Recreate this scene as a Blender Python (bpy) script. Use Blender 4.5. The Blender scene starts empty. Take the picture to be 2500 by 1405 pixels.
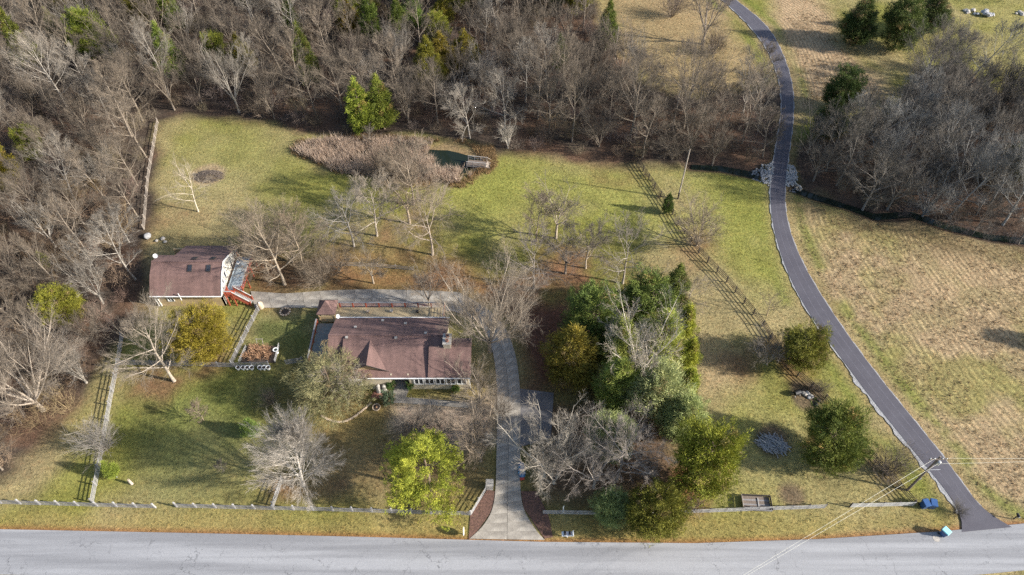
import bpy, bmesh, math, random
import numpy as np
from mathutils import Vector, Matrix
from mathutils.geometry import tessellate_polygon
R = math.radians
scene = bpy.context.scene
# ------------------------------------------------------------------ camera
PITCH, FPX, CAMH = R(50), 1734.0, 88.0
cd = bpy.data.cameras.new('camera'); cam = bpy.data.objects.new('camera', cd)
scene.collection.objects.link(cam); scene.camera = cam
cd.sensor_width = 36; cd.lens = FPX/2500*36; cd.clip_start = 1; cd.clip_end = 6000
cam.location = (0, 0, CAMH); cam.rotation_euler = (R(90)-PITCH, 0, 0)
# ------------------------------------------------------------------ sky, sun, exposure
SUN_EL, SUN_AZ = R(26), R(-13)          # azimuth counted from +x towards +y
w = bpy.data.worlds.new('World'); scene.world = w; w.use_nodes = True
nt = w.node_tree; bg = nt.nodes['Background']
sky = nt.nodes.new('ShaderNodeTexSky'); sky.sky_type = 'NISHITA'; sky.sun_disc = False
sky.sun_elevation = SUN_EL; sky.sun_rotation = math.pi/2-SUN_AZ
sky.air_density = 1.0; sky.dust_density = 1.5; sky.ozone_density = 1.0
nt.links.new(sky.outputs[0], bg.inputs[0]); bg.inputs[1].default_value = 0.125
sd = bpy.data.lights.new('sun', 'SUN'); sd.energy = 5.0; sd.angle = R(1.2); sd.color = (1, 0.95, 0.87)
so = bpy.data.objects.new('sun', sd); scene.collection.objects.link(so)
sdir = Vector((math.cos(SUN_EL)*math.cos(SUN_AZ), math.cos(SUN_EL)*math.sin(SUN_AZ), math.sin(SUN_EL)))
so.rotation_euler = sdir.to_track_quat('Z', 'Y').to_euler(); so.location = sdir*200
vs = scene.view_settings; vs.view_transform = 'Standard'; vs.look = 'None'; vs.exposure = 1.02; vs.gamma = 1
scene.cycles.use_denoising = False
scene.cycles.max_bounces = 5; scene.cycles.diffuse_bounces = 2; scene.cycles.glossy_bounces = 2
scene.cycles.transmission_bounces = 3; scene.cycles.transparent_max_bounces = 4
# ------------------------------------------------------------------ helpers
C = scene.collection
def at(px, py, z=0.0):
    """survey helper: the place on the plane of height z that shows at a photo pixel"""
    u = (px-1250)/FPX; v = (py-702.5)/FPX
    dy = math.cos(PITCH)-v*math.sin(PITCH); dz = -math.sin(PITCH)-v*math.cos(PITCH)
    t = (z-CAMH)/dz
    return Vector((u*t, dy*t, z))
def pr(x, y, z):
    z = z-CAMH; dep = y*math.cos(PITCH)-z*math.sin(PITCH); dn = -y*math.sin(PITCH)-z*math.cos(PITCH)
    return 1250+FPX*x/dep, 702.5+FPX*dn/dep
def tag(o, label=None, cat=None, group=None, kind=None):
    if label: o['label'] = label
    if cat: o['category'] = cat
    if group: o['group'] = group
    if kind: o['kind'] = kind
    return o
def thing(name, label, cat, loc=(0, 0, 0), rz=0, group=None):
    o = bpy.data.objects.new(name, None); C.objects.link(o); o.empty_display_size = 0.3
    o.location = loc; o.rotation_euler = (0, 0, rz)
    return tag(o, label, cat, group)
def put(name, me, parent=None, loc=(0, 0, 0), rot=(0, 0, 0), scale=(1, 1, 1)):
    o = bpy.data.objects.new(name, me); C.objects.link(o)
    if parent: o.parent = parent
    o.location = loc; o.rotation_euler = rot; o.scale = scale
    return o
class MB:
    """collects faces of one mesh"""
    def __init__(s): s.v = []; s.f = []
    def poly(s, pts):
        n = len(s.v); s.v += [tuple(p) for p in pts]; s.f.append(list(range(n, n+len(pts)))); return s
    def hexa(s, b, t):
        n = len(s.v); s.v += [tuple(p) for p in b]+[tuple(p) for p in t]; k = len(b)
        s.f.append([n+i for i in range(k-1, -1, -1)]); s.f.append([n+k+i for i in range(k)])
        for i in range(k):
            j = (i+1) % k; s.f.append([n+i, n+j, n+k+j, n+k+i])
        return s
    def box(s, x0, x1, y0, y1, z0, z1):
        b = [(x0, y0), (x1, y0), (x1, y1), (x0, y1)]
        return s.hexa([(x, y, z0) for x, y in b], [(x, y, z1) for x, y in b])
    def beam(s, p, q, w, h=None, up=(0, 0, 1)):
        p = Vector(p); q = Vector(q); h = h or w; d = (q-p).normalized(); up = Vector(up)
        if abs(d.dot(up)) > .99: up = Vector((1, 0, 0))
        a = d.cross(up).normalized()*w/2; b = a.normalized().cross(d).normalized()*h/2
        c = [-a-b, a-b, a+b, -a+b]
        return s.hexa([p+k for k in c], [q+k for k in c])
    def slab(s, pts, th):
        pts = [Vector(p) for p in pts]; return s.hexa([p-Vector((0, 0, th)) for p in pts], pts)
    def cyl(s, p, q, r0, r1=None, n=10):
        r1 = r0 if r1 is None else r1; p = Vector(p); q = Vector(q); d = (q-p).normalized()
        u = d.orthogonal().normalized(); v = d.cross(u)
        ring = [(math.cos(2*math.pi*i/n), math.sin(2*math.pi*i/n)) for i in range(n)]
        return s.hexa([p+(u*c+v*k)*r0 for c, k in ring], [q+(u*c+v*k)*r1 for c, k in ring])
    def lathe(s, prof, n=14, loc=(0, 0, 0)):
        o = len(s.v); m = len(prof)
        for r, z in prof:
            for i in range(n):
                a = 2*math.pi*i/n; s.v.append((loc[0]+r*math.cos(a), loc[1]+r*math.sin(a), loc[2]+z))
        for k in range(m-1):
            for i in range(n):
                j = (i+1) % n; s.f.append([o+k*n+i, o+k*n+j, o+(k+1)*n+j, o+(k+1)*n+i])
        return s
    def tube(s, pts, rad, n):
        o = len(s.v); m = len(pts); u = None
        tip = rad[-1] < 1e-4
        for k in range(m):
            d = (pts[min(k+1, m-1)]-pts[max(k-1, 0)])
            if u is None: u = d.orthogonal().normalized()
            w_ = d.cross(u)
            if w_.length < 1e-9: w_ = d.orthogonal()
            w_.normalize(); u = w_.cross(d).normalized()
            if tip and k == m-1:
                s.v.append(tuple(pts[k])); break
            for i in range(n):
                a = 6.2832*i/n; q = pts[k]+(u*math.cos(a)+w_*math.sin(a))*rad[k]
                s.v.append((q.x, q.y, q.z))
        for k in range(m-1):
            for i in range(n):
                j = (i+1) % n
                if tip and k == m-2: s.f.append([o+k*n+i, o+k*n+j, o+(k+1)*n])
                else: s.f.append([o+k*n+i, o+k*n+j, o+(k+1)*n+j, o+(k+1)*n+i])
        return s
    def mesh(s, name, mat, smooth=False):
        me = bpy.data.meshes.new(name); me.from_pydata(s.v, [], s.f)
        if mat: me.materials.append(mat)
        if smooth: me.polygons.foreach_set('use_smooth', [True]*len(me.polygons))
        me.update(); return me
    def build(s, name, mat, parent=None, loc=(0, 0, 0), smooth=False, **k):
        return put(name, s.mesh(name, mat, smooth), parent, loc, **k)
# ------------------------------------------------------------------ materials
def nodes(name):
    m = bpy.data.materials.new(name); m.use_nodes = True; t = m.node_tree
    return m, t, t.nodes['Principled BSDF'], (lambda a, b: t.links.new(a, b))
def sock(n, name):
    return n.inputs[name]
def pm(name, col, var=.25, scale=3., rough=.8, bump=0., bscale=None, objcol=False, metal=0., col2=None, detail=5, stretch=None):
    m, t, b, L = nodes(name)
    tc = t.nodes.new('ShaderNodeTexCoord'); src = tc.outputs['Object']
    if stretch:
        mp = t.nodes.new('ShaderNodeMapping'); mp.inputs['Scale'].default_value = stretch; L(src, mp.inputs[0]); src = mp.outputs[0]
    nz = t.nodes.new('ShaderNodeTexNoise'); nz.inputs['Scale'].default_value = scale; nz.inputs['Detail'].default_value = detail
    nz.inputs['Roughness'].default_value = .65; L(src, nz.inputs['Vector'])
    mx = t.nodes.new('ShaderNodeMix'); mx.data_type = 'RGBA'
    ramp = t.nodes.new('ShaderNodeMapRange'); ramp.inputs[1].default_value = .32; ramp.inputs[2].default_value = .68
    L(nz.outputs['Fac'], ramp.inputs[0]); L(ramp.outputs[0], mx.inputs['Factor'])
    c2 = col2 or tuple(min(c*(1+var), .95) for c in col)
    mx.inputs['A'].default_value = tuple(c*(1-var) for c in col)+(1,); mx.inputs['B'].default_value = tuple(c2)+(1,)
    out = mx.outputs['Result']
    if objcol:
        oi = t.nodes.new('ShaderNodeObjectInfo'); m2 = t.nodes.new('ShaderNodeMix'); m2.data_type = 'RGBA'; m2.blend_type = 'MULTIPLY'
        m2.inputs['Factor'].default_value = 1; L(out, m2.inputs['A']); L(oi.outputs['Color'], m2.inputs['B']); out = m2.outputs['Result']
    L(out, b.inputs['Base Color']); b.inputs['Roughness'].default_value = rough; b.inputs['Metallic'].default_value = metal
    if bump:
        n2 = t.nodes.new('ShaderNodeTexNoise'); n2.inputs['Scale'].default_value = bscale or scale*3; n2.inputs['Detail'].default_value = 4; L(src, n2.inputs['Vector'])
        bp = t.nodes.new('ShaderNodeBump'); bp.inputs['Strength'].default_value = .8; bp.inputs['Distance'].default_value = bump
        L(n2.outputs['Fac'], bp.inputs['Height']); L(bp.outputs[0], b.inputs['Normal'])
    return m
def attr_mat(name, rough=.9, transl=0., objcol=False, var=.35, scale=1.5):
    """colour from the mesh attribute 'col' (the thing's own colour), optional object tint, leaf translucency"""
    m, t, b, L = nodes(name)
    a = t.nodes.new('ShaderNodeAttribute'); a.attribute_name = 'col'; out = a.outputs['Color']
    if objcol:
        oi = t.nodes.new('ShaderNodeObjectInfo'); m2 = t.nodes.new('ShaderNodeMix'); m2.data_type = 'RGBA'; m2.blend_type = 'MULTIPLY'
        m2.inputs['Factor'].default_value = 1; L(out, m2.inputs['A']); L(oi.outputs['Color'], m2.inputs['B']); out = m2.outputs['Result']
    L(out, b.inputs['Base Color']); b.inputs['Roughness'].default_value = rough
    b.inputs['Specular IOR Level'].default_value = .2
    if transl:
        tr = t.nodes.new('ShaderNodeBsdfTranslucent'); L(out, tr.inputs[0]); ms = t.nodes.new('ShaderNodeMixShader'); ms.inputs[0].default_value = transl
        L(b.outputs[0], ms.inputs[1]); L(tr.outputs[0], ms.inputs[2]); L(ms.outputs[0], t.nodes['Material Output'].inputs[0])
    return m
M = {}
M['bark'] = pm('bark', (.27, .245, .215), .3, 2.2, .9, .02, 12, objcol=True)
M['twig'] = pm('twig', (.205, .182, .155), .3, .7, .9, objcol=True)
M['leaf'] = attr_mat('foliage', .7, .16, objcol=True)
M['brush'] = attr_mat('brush', .95)
M['blade'] = attr_mat('grass_blade', .9, .25)
M['roof'] = None
M['white'] = pm('white_paint', (.78, .77, .74), .08, 2, .5)
M['weathered_white'] = pm('weathered_white', (.45, .44, .42), .2, 3, .7)
M['gable'] = pm('gable_paint', (.6, .57, .5), .12, 2, .6)
M['dish'] = pm('dish_grey', (.5, .5, .5), .1, 3, .6)
M['cream'] = pm('cream_siding', (.50, .43, .31), .12, 1.5, .7)
M['tanwall'] = pm('tan_wall', (.42, .31, .17), .18, 1.2, .7)
M['grey_wood'] = pm('grey_wood', (.21, .20, .20), .28, 3, .85, .01, 25, stretch=(1, 1, 1))
M['pale_rail'] = pm('pale_rail', (.33, .32, .31), .25, 2.5, .8)
M['dark_wood'] = pm('dark_wood', (.045, .035, .030), .35, 3, .85)
M['red_wood'] = pm('red_stain', (.33, .07, .035), .25, 2.5, .65)
M['deck_wood'] = pm('deck_board', (.40, .31, .18), .2, 1.3, .75, stretch=(.4, 4, 1))
M['deck_grey'] = pm('deck_blue_grey', (.36, .42, .46), .14, 1.2, .6)
M['deck_green'] = pm('deck_grey_green', (.17, .18, .165), .15, 1.2, .7)
M['glass'] = pm('window_glass', (.03, .035, .045), .3, 1, .08)
M['chimney'] = pm('chimney_stone', (.34, .29, .22), .25, 6, .85)
M['black'] = pm('black_plastic', (.015, .015, .017), .3, 3, .45)
M['grey_metal'] = pm('galvanised', (.42, .43, .44), .15, 4, .45, metal=.4)
M['blue'] = pm('blue_plastic', (.025, .075, .20), .2, 3, .4)
M['teal'] = pm('teal_lid', (.28, .62, .68), .1, 3, .4)
M['tarp'] = pm('blue_tarp', (.03, .13, .27), .35, 2, .35, .05, 5)
M['red'] = pm('red_plastic', (.4, .05, .03), .2, 3, .5)
M['stone'] = pm('stone', (.36, .33, .29), .3, 3, .85, .03, 8)
M['rock'] = pm('riprap', (.30, .295, .29), .3, 2, .85, .04, 6)
M['brick'] = pm('red_brick', (.26, .12, .085), .3, 5, .85)
M['straw'] = pm('dried_stems', (.36, .21, .12), .35, 4, .9)
M['terracotta'] = pm('pale_pot', (.48, .37, .26), .15, 4, .8)
M['soil'] = pm('soil', (.055, .04, .03), .35, 3, .95, .05, 5)
M['mulch'] = pm('mulch', (.115, .062, .045), .5, 3.5, .95, .06, 7, detail=8)
M['pole'] = pm('pole_wood', (.16, .125, .10), .3, 3, .9, stretch=(3, 3, .4))
M['pole_pale'] = pm('pole_pale', (.34, .29, .24), .3, 3, .9, stretch=(3, 3, .4))
M['wire'] = pm('wire', (.62, .60, .50), .1, 1, .4)
M['log'] = pm('grey_log', (.31, .31, .32), .55, 1.2, .85)
def water():
    m, t, b, L = nodes('water'); b.inputs['Base Color'].default_value = (.012, .018, .012, 1); b.inputs['Roughness'].default_value = .06; b.inputs['Specular IOR Level'].default_value = .22
    n = t.nodes.new('ShaderNodeTexNoise'); n.inputs['Scale'].default_value = 3; bp = t.nodes.new('ShaderNodeBump'); bp.inputs['Distance'].default_value = .01
    L(n.outputs['Fac'], bp.inputs['Height']); L(bp.outputs[0], b.inputs['Normal']); return m
M['water'] = water()
def roofmat():
    m, t, b, L = nodes('shingles')
    tc = t.nodes.new('ShaderNodeTexCoord')
    br = t.nodes.new('ShaderNodeTexBrick'); br.inputs['Scale'].default_value = 1; br.inputs['Brick Width'].default_value = .33; br.inputs['Row Height'].default_value = .14
    br.inputs['Mortar Size'].default_value = .012; br.inputs['Bias'].default_value = -.1
    br.inputs['Color1'].default_value = (.185, .110, .093, 1); br.inputs['Color2'].default_value = (.150, .089, .076, 1); br.inputs['Mortar'].default_value = (.08, .04, .04, 1)
    L(tc.outputs['Object'], br.inputs['Vector'])
    mpn = t.nodes.new('ShaderNodeMapping'); mpn.inputs['Scale'].default_value = (2.2, .35, .35); L(tc.outputs['Object'], mpn.inputs[0]); nz = t.nodes.new('ShaderNodeTexNoise'); nz.inputs['Scale'].default_value = .6; nz.inputs['Detail'].default_value = 7; L(mpn.outputs[0], nz.inputs['Vector'])
    mr = t.nodes.new('ShaderNodeMapRange'); mr.inputs[1].default_value = .3; mr.inputs[2].default_value = .7; mr.inputs[3].default_value = .78; mr.inputs[4].default_value = 1.18
    L(nz.outputs['Fac'], mr.inputs[0])
    mx = t.nodes.new('ShaderNodeMix'); mx.data_type = 'RGBA'; mx.blend_type = 'MULTIPLY'; mx.inputs['Factor'].default_value = 1
    L(br.outputs['Color'], mx.inputs['A']); L(mr.outputs[0], mx.inputs['B']); L(mx.outputs['Result'], b.inputs['Base Color'])
    b.inputs['Roughness'].default_value = .85; bp = t.nodes.new('ShaderNodeBump'); bp.inputs['Distance'].default_value = .012; L(br.outputs['Fac'], bp.inputs['Height']); bp.invert = True; L(bp.outputs[0], b.inputs['Normal'])
    return m
M['roof'] = roofmat()
def roadmat(name, c1, c2, crack, cscale, fine, stretch=(1, 1, 1)):
    m, t, b, L = nodes(name); tc = t.nodes.new('ShaderNodeTexCoord')
    mp = t.nodes.new('ShaderNodeMapping'); mp.inputs['Scale'].default_value = stretch; L(tc.outputs['Object'], mp.inputs[0])
    n1 = t.nodes.new('ShaderNodeTexNoise'); n1.inputs['Scale'].default_value = .35; n1.inputs['Detail'].default_value = 7; n1.inputs['Roughness'].default_value = .6; L(mp.outputs[0], n1.inputs['Vector'])
    mx = t.nodes.new('ShaderNodeMix'); mx.data_type = 'RGBA'; mr = t.nodes.new('ShaderNodeMapRange'); mr.inputs[1].default_value = .40; mr.inputs[2].default_value = .60
    L(n1.outputs['Fac'], mr.inputs[0]); L(mr.outputs[0], mx.inputs['Factor']); mx.inputs['A'].default_value = c1+(1,); mx.inputs['B'].default_value = c2+(1,)
    n2 = t.nodes.new('ShaderNodeTexNoise'); n2.inputs['Scale'].default_value = 9; n2.inputs['Detail'].default_value = 3; L(tc.outputs['Object'], n2.inputs['Vector'])
    m3 = t.nodes.new('ShaderNodeMix'); m3.data_type = 'RGBA'; m3.blend_type = 'MULTIPLY'; m3.inputs['Factor'].default_value = 1
    r2 = t.nodes.new('ShaderNodeMapRange'); r2.inputs[1].default_value = .3; r2.inputs[2].default_value = .7; r2.inputs[3].default_value = 1-fine; r2.inputs[4].default_value = 1+fine
    L(n2.outputs['Fac'], r2.inputs[0]); L(mx.outputs['Result'], m3.inputs['A']); L(r2.outputs[0], m3.inputs['B'])
    out = m3.outputs['Result']
    if crack:
        nd = t.nodes.new('ShaderNodeTexNoise'); nd.inputs['Scale'].default_value = .9; nd.inputs['Detail'].default_value = 4; L(tc.outputs['Object'], nd.inputs['Vector'])
        va = t.nodes.new('ShaderNodeMix'); va.data_type = 'VECTOR'; va.inputs['Factor'].default_value = .35; L(tc.outputs['Object'], va.inputs['A']); L(nd.outputs['Color'], va.inputs['B'])
        ad = t.nodes.new('ShaderNodeVectorMath'); ad.operation = 'MULTIPLY_ADD'; ad.inputs[1].default_value = (3, 3, 0); L(nd.outputs['Color'], ad.inputs[0]); L(tc.outputs['Object'], ad.inputs[2])
        vo = t.nodes.new('ShaderNodeTexVoronoi'); vo.feature = 'DISTANCE_TO_EDGE'; vo.inputs['Scale'].default_value = cscale; L(ad.outputs[0], vo.inputs['Vector'])
        cr = t.nodes.new('ShaderNodeMapRange'); cr.inputs[1].default_value = .0; cr.inputs[2].default_value = .012; cr.inputs[3].default_value = 1; cr.inputs[4].default_value = 0; L(vo.outputs['Distance'], cr.inputs[0])
        ng = t.nodes.new('ShaderNodeTexNoise'); ng.inputs['Scale'].default_value = .22; L(tc.outputs['Object'], ng.inputs['Vector'])
        gr = t.nodes.new('ShaderNodeMapRange'); gr.inputs[1].default_value = .46; gr.inputs[2].default_value = .6; gr.inputs[4].default_value = crack; L(ng.outputs['Fac'], gr.inputs[0])
        mu = t.nodes.new('ShaderNodeMath'); mu.operation = 'MULTIPLY'; L(cr.outputs[0], mu.inputs[0]); L(gr.outputs[0], mu.inputs[1])
        m4 = t.nodes.new('ShaderNodeMix'); m4.data_type = 'RGBA'; L(mu.outputs[0], m4.inputs['Factor']); L(out, m4.inputs['A']); m4.inputs['B'].default_value = (.09, .09, .095, 1); out = m4.outputs['Result']
    L(out, b.inputs['Base Color']); b.inputs['Roughness'].default_value = .85
    bp = t.nodes.new('ShaderNodeBump'); bp.inputs['Distance'].default_value = .008; bp.inputs['Strength'].default_value = .6; L(n2.outputs['Fac'], bp.inputs['Height']); L(bp.outputs[0], b.inputs['Normal'])
    return m
M['road'] = roadmat('old_asphalt', (.195, .195, .203), (.29, .29, .298), .9, .33, .10, (.06, 1.5, 1))
M['lane'] = roadmat('new_asphalt', (.062, .058, .072), (.075, .071, .086), 0, 1, .07)
M['conc'] = roadmat('old_concrete', (.225, .20, .168), (.36, .325, .275), .5, .2, .16)
M['spur'] = roadmat('spur_painted_shade', (.095, .09, .092), (.15, .14, .135), .3, .25, .18)  # paving colour darkened to stand in for the grove's tree shade
M['seam'] = pm('asphalt_seam', (.105, .10, .12), .3, 1.5, .85)
M['gravel'] = pm('gravel', (.28, .275, .275), .35, 5, .9, .05, 9)
def groundmat():
    m, t, b, L = nodes('meadow_ground'); tc = t.nodes.new('ShaderNodeTexCoord')
    a = t.nodes.new('ShaderNodeAttribute'); a.attribute_name = 'col'
    rd = t.nodes.new('ShaderNodeAttribute'); rd.attribute_name = 'row'      # x: distance from the lane edge, y: how strongly mown in rows
    n1 = t.nodes.new('ShaderNodeTexNoise'); n1.inputs['Scale'].default_value = 2.4; n1.inputs['Detail'].default_value = 6; n1.inputs['Roughness'].default_value = .8; L(tc.outputs['Object'], n1.inputs['Vector'])
    n2 = t.nodes.new('ShaderNodeTexNoise'); n2.inputs['Scale'].default_value = .25; n2.inputs['Detail'].default_value = 6; n2.inputs['Roughness'].default_value = .7; L(tc.outputs['Object'], n2.inputs['Vector'])
    def rng(src, a0, a1, b0, b1):
        r = t.nodes.new('ShaderNodeMapRange'); r.inputs[1].default_value = a0; r.inputs[2].default_value = a1; r.inputs[3].default_value = b0; r.inputs[4].default_value = b1; L(src, r.inputs[0]); return r.outputs[0]
    def mul(x, y):
        k = t.nodes.new('ShaderNodeMath'); k.operation = 'MULTIPLY'; L(x, k.inputs[0]); L(y, k.inputs[1]); return k.outputs[0]
    # mown rows
    sx = t.nodes.new('ShaderNodeSeparateXYZ'); L(rd.outputs['Vector'], sx.inputs[0])
    nw = t.nodes.new('ShaderNodeTexNoise'); nw.inputs['Scale'].default_value = .16; nw.inputs['Detail'].default_value = 4; L(tc.outputs['Object'], nw.inputs['Vector'])
    ma = t.nodes.new('ShaderNodeMath'); ma.operation = 'MULTIPLY_ADD'; L(nw.outputs['Fac'], ma.inputs[0]); ma.inputs[1].default_value = .35; L(sx.outputs[0], ma.inputs[2])
    ms = t.nodes.new('ShaderNodeMath'); ms.operation = 'MULTIPLY'; L(ma.outputs[0], ms.inputs[0]); ms.inputs[1].default_value = 6.2832/.9
    sn = t.nodes.new('ShaderNodeMath'); sn.operation = 'SINE'; L(ms.outputs[0], sn.inputs[0])
    gate = mul(rng(n2.outputs['Fac'], .38, .58, .25, 1), sx.outputs[1])
    row = mul(sn.outputs[0], gate)
    f = mul(rng(n1.outputs['Fac'], .28, .72, .42, 1.58), rng(n2.outputs['Fac'], .3, .7, .82, 1.18))
    f = mul(f, rng(row, -1, 1, .82, 1.18))
    mx = t.nodes.new('ShaderNodeMix'); mx.data_type = 'RGBA'; mx.blend_type = 'MULTIPLY'; mx.inputs['Factor'].default_value = 1; L(a.outputs['Color'], mx.inputs['A']); L(f, mx.inputs['B'])
    # straw-coloured dead blades among the green
    n3 = t.nodes.new('ShaderNodeTexNoise'); n3.inputs['Scale'].default_value = 1.1; n3.inputs['Detail'].default_value = 8; n3.inputs['Roughness'].default_value = .75; L(tc.outputs['Object'], n3.inputs['Vector'])
    m2 = t.nodes.new('ShaderNodeMix'); m2.data_type = 'RGBA'; L(rng(n3.outputs['Fac'], .5, .62, 0, .35), m2.inputs['Factor']); L(mx.outputs['Result'], m2.inputs['A'])
    m5 = t.nodes.new('ShaderNodeMix'); m5.data_type = 'RGBA'; m5.blend_type = 'MULTIPLY'; m5.inputs['Factor'].default_value = 1; L(mx.outputs['Result'], m5.inputs['A']); m5.inputs['B'].default_value = (1.5, 1.22, 1.15, 1)
    L(m5.outputs['Result'], m2.inputs['B']); L(m2.outputs['Result'], b.inputs['Base Color'])
    b.inputs['Roughness'].default_value = .95; b.inputs['Specular IOR Level'].default_value = .1
    ad = t.nodes.new('ShaderNodeMath'); ad.operation = 'MULTIPLY_ADD'; L(row, ad.inputs[0]); ad.inputs[1].default_value = .16; L(n1.outputs['Fac'], ad.inputs[2])
    bp = t.nodes.new('ShaderNodeBump'); bp.inputs['Distance'].default_value = .22; bp.inputs['Strength'].default_value = .75; L(ad.outputs[0], bp.inputs['Height']); L(bp.outputs[0], b.inputs['Normal'])
    return m
M['ground'] = groundmat()
# ------------------------------------------------------------------ survey lines (photo pixels of points on the ground)
def pts(*a): return [at(x, y) for x, y in a]
lane_l = pts((2348, 1300), (2348, 1270), (2335, 1235), (2302, 1190), (2262, 1140), (2200, 1065), (2120, 965), (2050, 870), (1990, 790), (1940, 705), (1905, 620), (1885, 540), (1880, 470), (1886, 410), (1900, 330), (1910, 270), (1905, 200), (1880, 130), (1838, 70), (1765, 0), (1690, -60), (1600, -120))
lane_r = pts((2470, 1288), (2430, 1265), (2390, 1235), (2352, 1185), (2305, 1118), (2242, 1040), (2160, 940), (2080, 835), (2012, 735), (1962, 650), (1928, 570), (1915, 500), (1917, 440), (1928, 360), (1938, 280), (1936, 210), (1912, 130), (1872, 60), (1795, 0), (1720, -60), (1630, -120))
road_n = [at(*p) for p in ((0, 1293), (300, 1299), (600, 1305), (900, 1312), (1150, 1319), (1330, 1324), (1700, 1327), (2000, 1317), (2300, 1298), (2500, 1279))]
d0 = (road_n[0]-road_n[1]).normalized(); d1 = (road_n[-1]-road_n[-2]).normalized()
road_n = [road_n[0]+d0*400, road_n[0]+d0*100]+road_n+[road_n[-1]+d1*100, road_n[-1]+d1*400]
road_s = []
for i, p in enumerate(road_n):
    a = road_n[max(i-1, 0)]; b = road_n[min(i+1, len(road_n)-1)]; d = (b-a).normalized(); road_s.append(p+Vector((d.y, -d.x, 0))*5.5)
def resample(line, step):
    out = [line[0].copy()]; carry = 0
    for a, b in zip(line, line[1:]):
        L = (b-a).length; s = step-carry
        while s < L: out.append(a.lerp(b, s/L)); s += step
        carry = L-(s-step)
    return out
def smooth(line, it=2):
    for _ in range(it):
        n = [line[0]]
        for a, b in zip(line, line[1:]): n += [a.lerp(b, .25), a.lerp(b, .75)]
        line = n+[line[-1]]
    return line
lane_l = smooth(lane_l); lane_r = smooth(lane_r)
# ------------------------------------------------------------------ ground sheet
rs = np.random.RandomState(7)
NT = rs.rand(256, 256)
def vnoise(x, y, s):
    x = x/s+1000; y = y/s+1000; xi = np.floor(x).astype(int); yi = np.floor(y).astype(int); fx = x-xi; fy = y-yi
    fx = fx*fx*(3-2*fx); fy = fy*fy*(3-2*fy); g = lambda i, j: NT[i % 256, j % 256]
    return (g(xi, yi)*(1-fx)+g(xi+1, yi)*fx)*(1-fy)+(g(xi, yi+1)*(1-fx)+g(xi+1, yi+1)*fx)*fy
def fbm(x, y, s, o=4): return sum(vnoise(x+37*k, y-91*k, s/2**k)*.5**k for k in range(o))/sum(.5**k for k in range(o))
def segdist(X, Y, line, closed=False):
    D = np.full(X.shape, 1e9); L = list(line)+([line[0]] if closed else [])
    for a, b in zip(L, L[1:]):
        dx, dy = b[0]-a[0], b[1]-a[1]; l2 = dx*dx+dy*dy+1e-9
        t = np.clip(((X-a[0])*dx+(Y-a[1])*dy)/l2, 0, 1); D = np.minimum(D, np.hypot(X-a[0]-t*dx, Y-a[1]-t*dy))
    return D
def inside(X, Y, poly):
    I = np.zeros(X.shape, bool); n = len(poly)
    for i in range(n):
        a = poly[i]; b = poly[(i+1) % n]
        if abs(b[1]-a[1]) < 1e-9: continue
        c = ((a[1] > Y) != (b[1] > Y)) & (X < (b[0]-a[0])*(Y-a[1])/(b[1]-a[1])+a[0]); I ^= c
    return I
def sdf(X, Y, poly):
    D = segdist(X, Y, poly, True); return np.where(inside(X, Y, poly), -D, D)
def far_axis(lo, hi, step, far):
    a = np.arange(lo, hi+step/2, step); g = []; s = step; v = hi
    while v < far: s *= 1.35; v += s; g.append(v)
    h = []; s = step; v = lo
    while v > -far: s *= 1.35; v -= s; h.append(v)
    return np.concatenate([np.array(h[::-1]), a, np.array(g)])
gx = far_axis(-135, 135, .42, 2500); gy = far_axis(24, 185, .42, 2500)
GX, GY = np.meshgrid(gx, gy)
PX = lambda *a: [tuple(at(x, y))[:2] for x, y in a]
WOOD_B = PX((0, 1165), (90, 1105), (200, 985), (262, 860), (330, 775), (345, 690), (352, 560), (360, 460), (385, 300), (430, 282), (600, 288), (740, 322), (870, 335), (1000, 322), (1100, 338), (1190, 352), (1260, 374), (1400, 388), (1560, 398), (1700, 402), (1840, 414), (1882, 400), (1905, 260), (1898, 215), (1700, 245), (1580, 215), (1500, 130), (1450, 40), (1420, -120), (-700, -120), (-900, 1165))
WOOD_R = PX((1950, 365), (2000, 335), (2100, 318), (2200, 275), (2250, 180), (2330, 165), (2420, 225), (2500, 240), (3000, 250), (3000, 640), (2500, 598), (2400, 580), (2230, 530), (2120, 515), (1980, 455), (1936, 390))
POND = PX((730, 365), (800, 345), (900, 338), (1000, 345), (1100, 352), (1180, 372), (1190, 395), (1160, 425), (1110, 445), (1020, 440), (900, 425), (800, 410))
FIELD_R = PX((1925, 480), (1945, 620), (2000, 720), (2090, 850), (2180, 960), (2300, 1110), (2420, 1250), (2900, 1250), (2900, 640), (2500, 600), (2300, 560), (2100, 520))
FIELD_T = PX((1880, 60), (1945, 200), (1945, 290), (2000, 250), (2180, 230), (2060, 110), (2040, 20), (1900, -60))
CREEK = PX((1690, 398), (1760, 402), (1840, 418), (1890, 432), (1940, 452), (2000, 475), (2080, 497), (2140, 520), (2230, 515), (2320, 545), (2420, 570), (2600, 590))
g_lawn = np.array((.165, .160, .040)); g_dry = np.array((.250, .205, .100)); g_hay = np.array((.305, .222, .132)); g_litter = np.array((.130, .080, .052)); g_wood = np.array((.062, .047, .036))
g_shade = np.array((.105, .110, .030)); g_gold = np.array((.255, .195, .075)); g_rust = np.array((.23, .105, .045)); g_deep = np.array((.100, .118, .036)); g_soil = np.array((.08, .055, .04))
def rowdist(X, Y): return segdist(X, Y, lane_r[::2])+fbm(X+40, Y, 26, 2)*5
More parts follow.
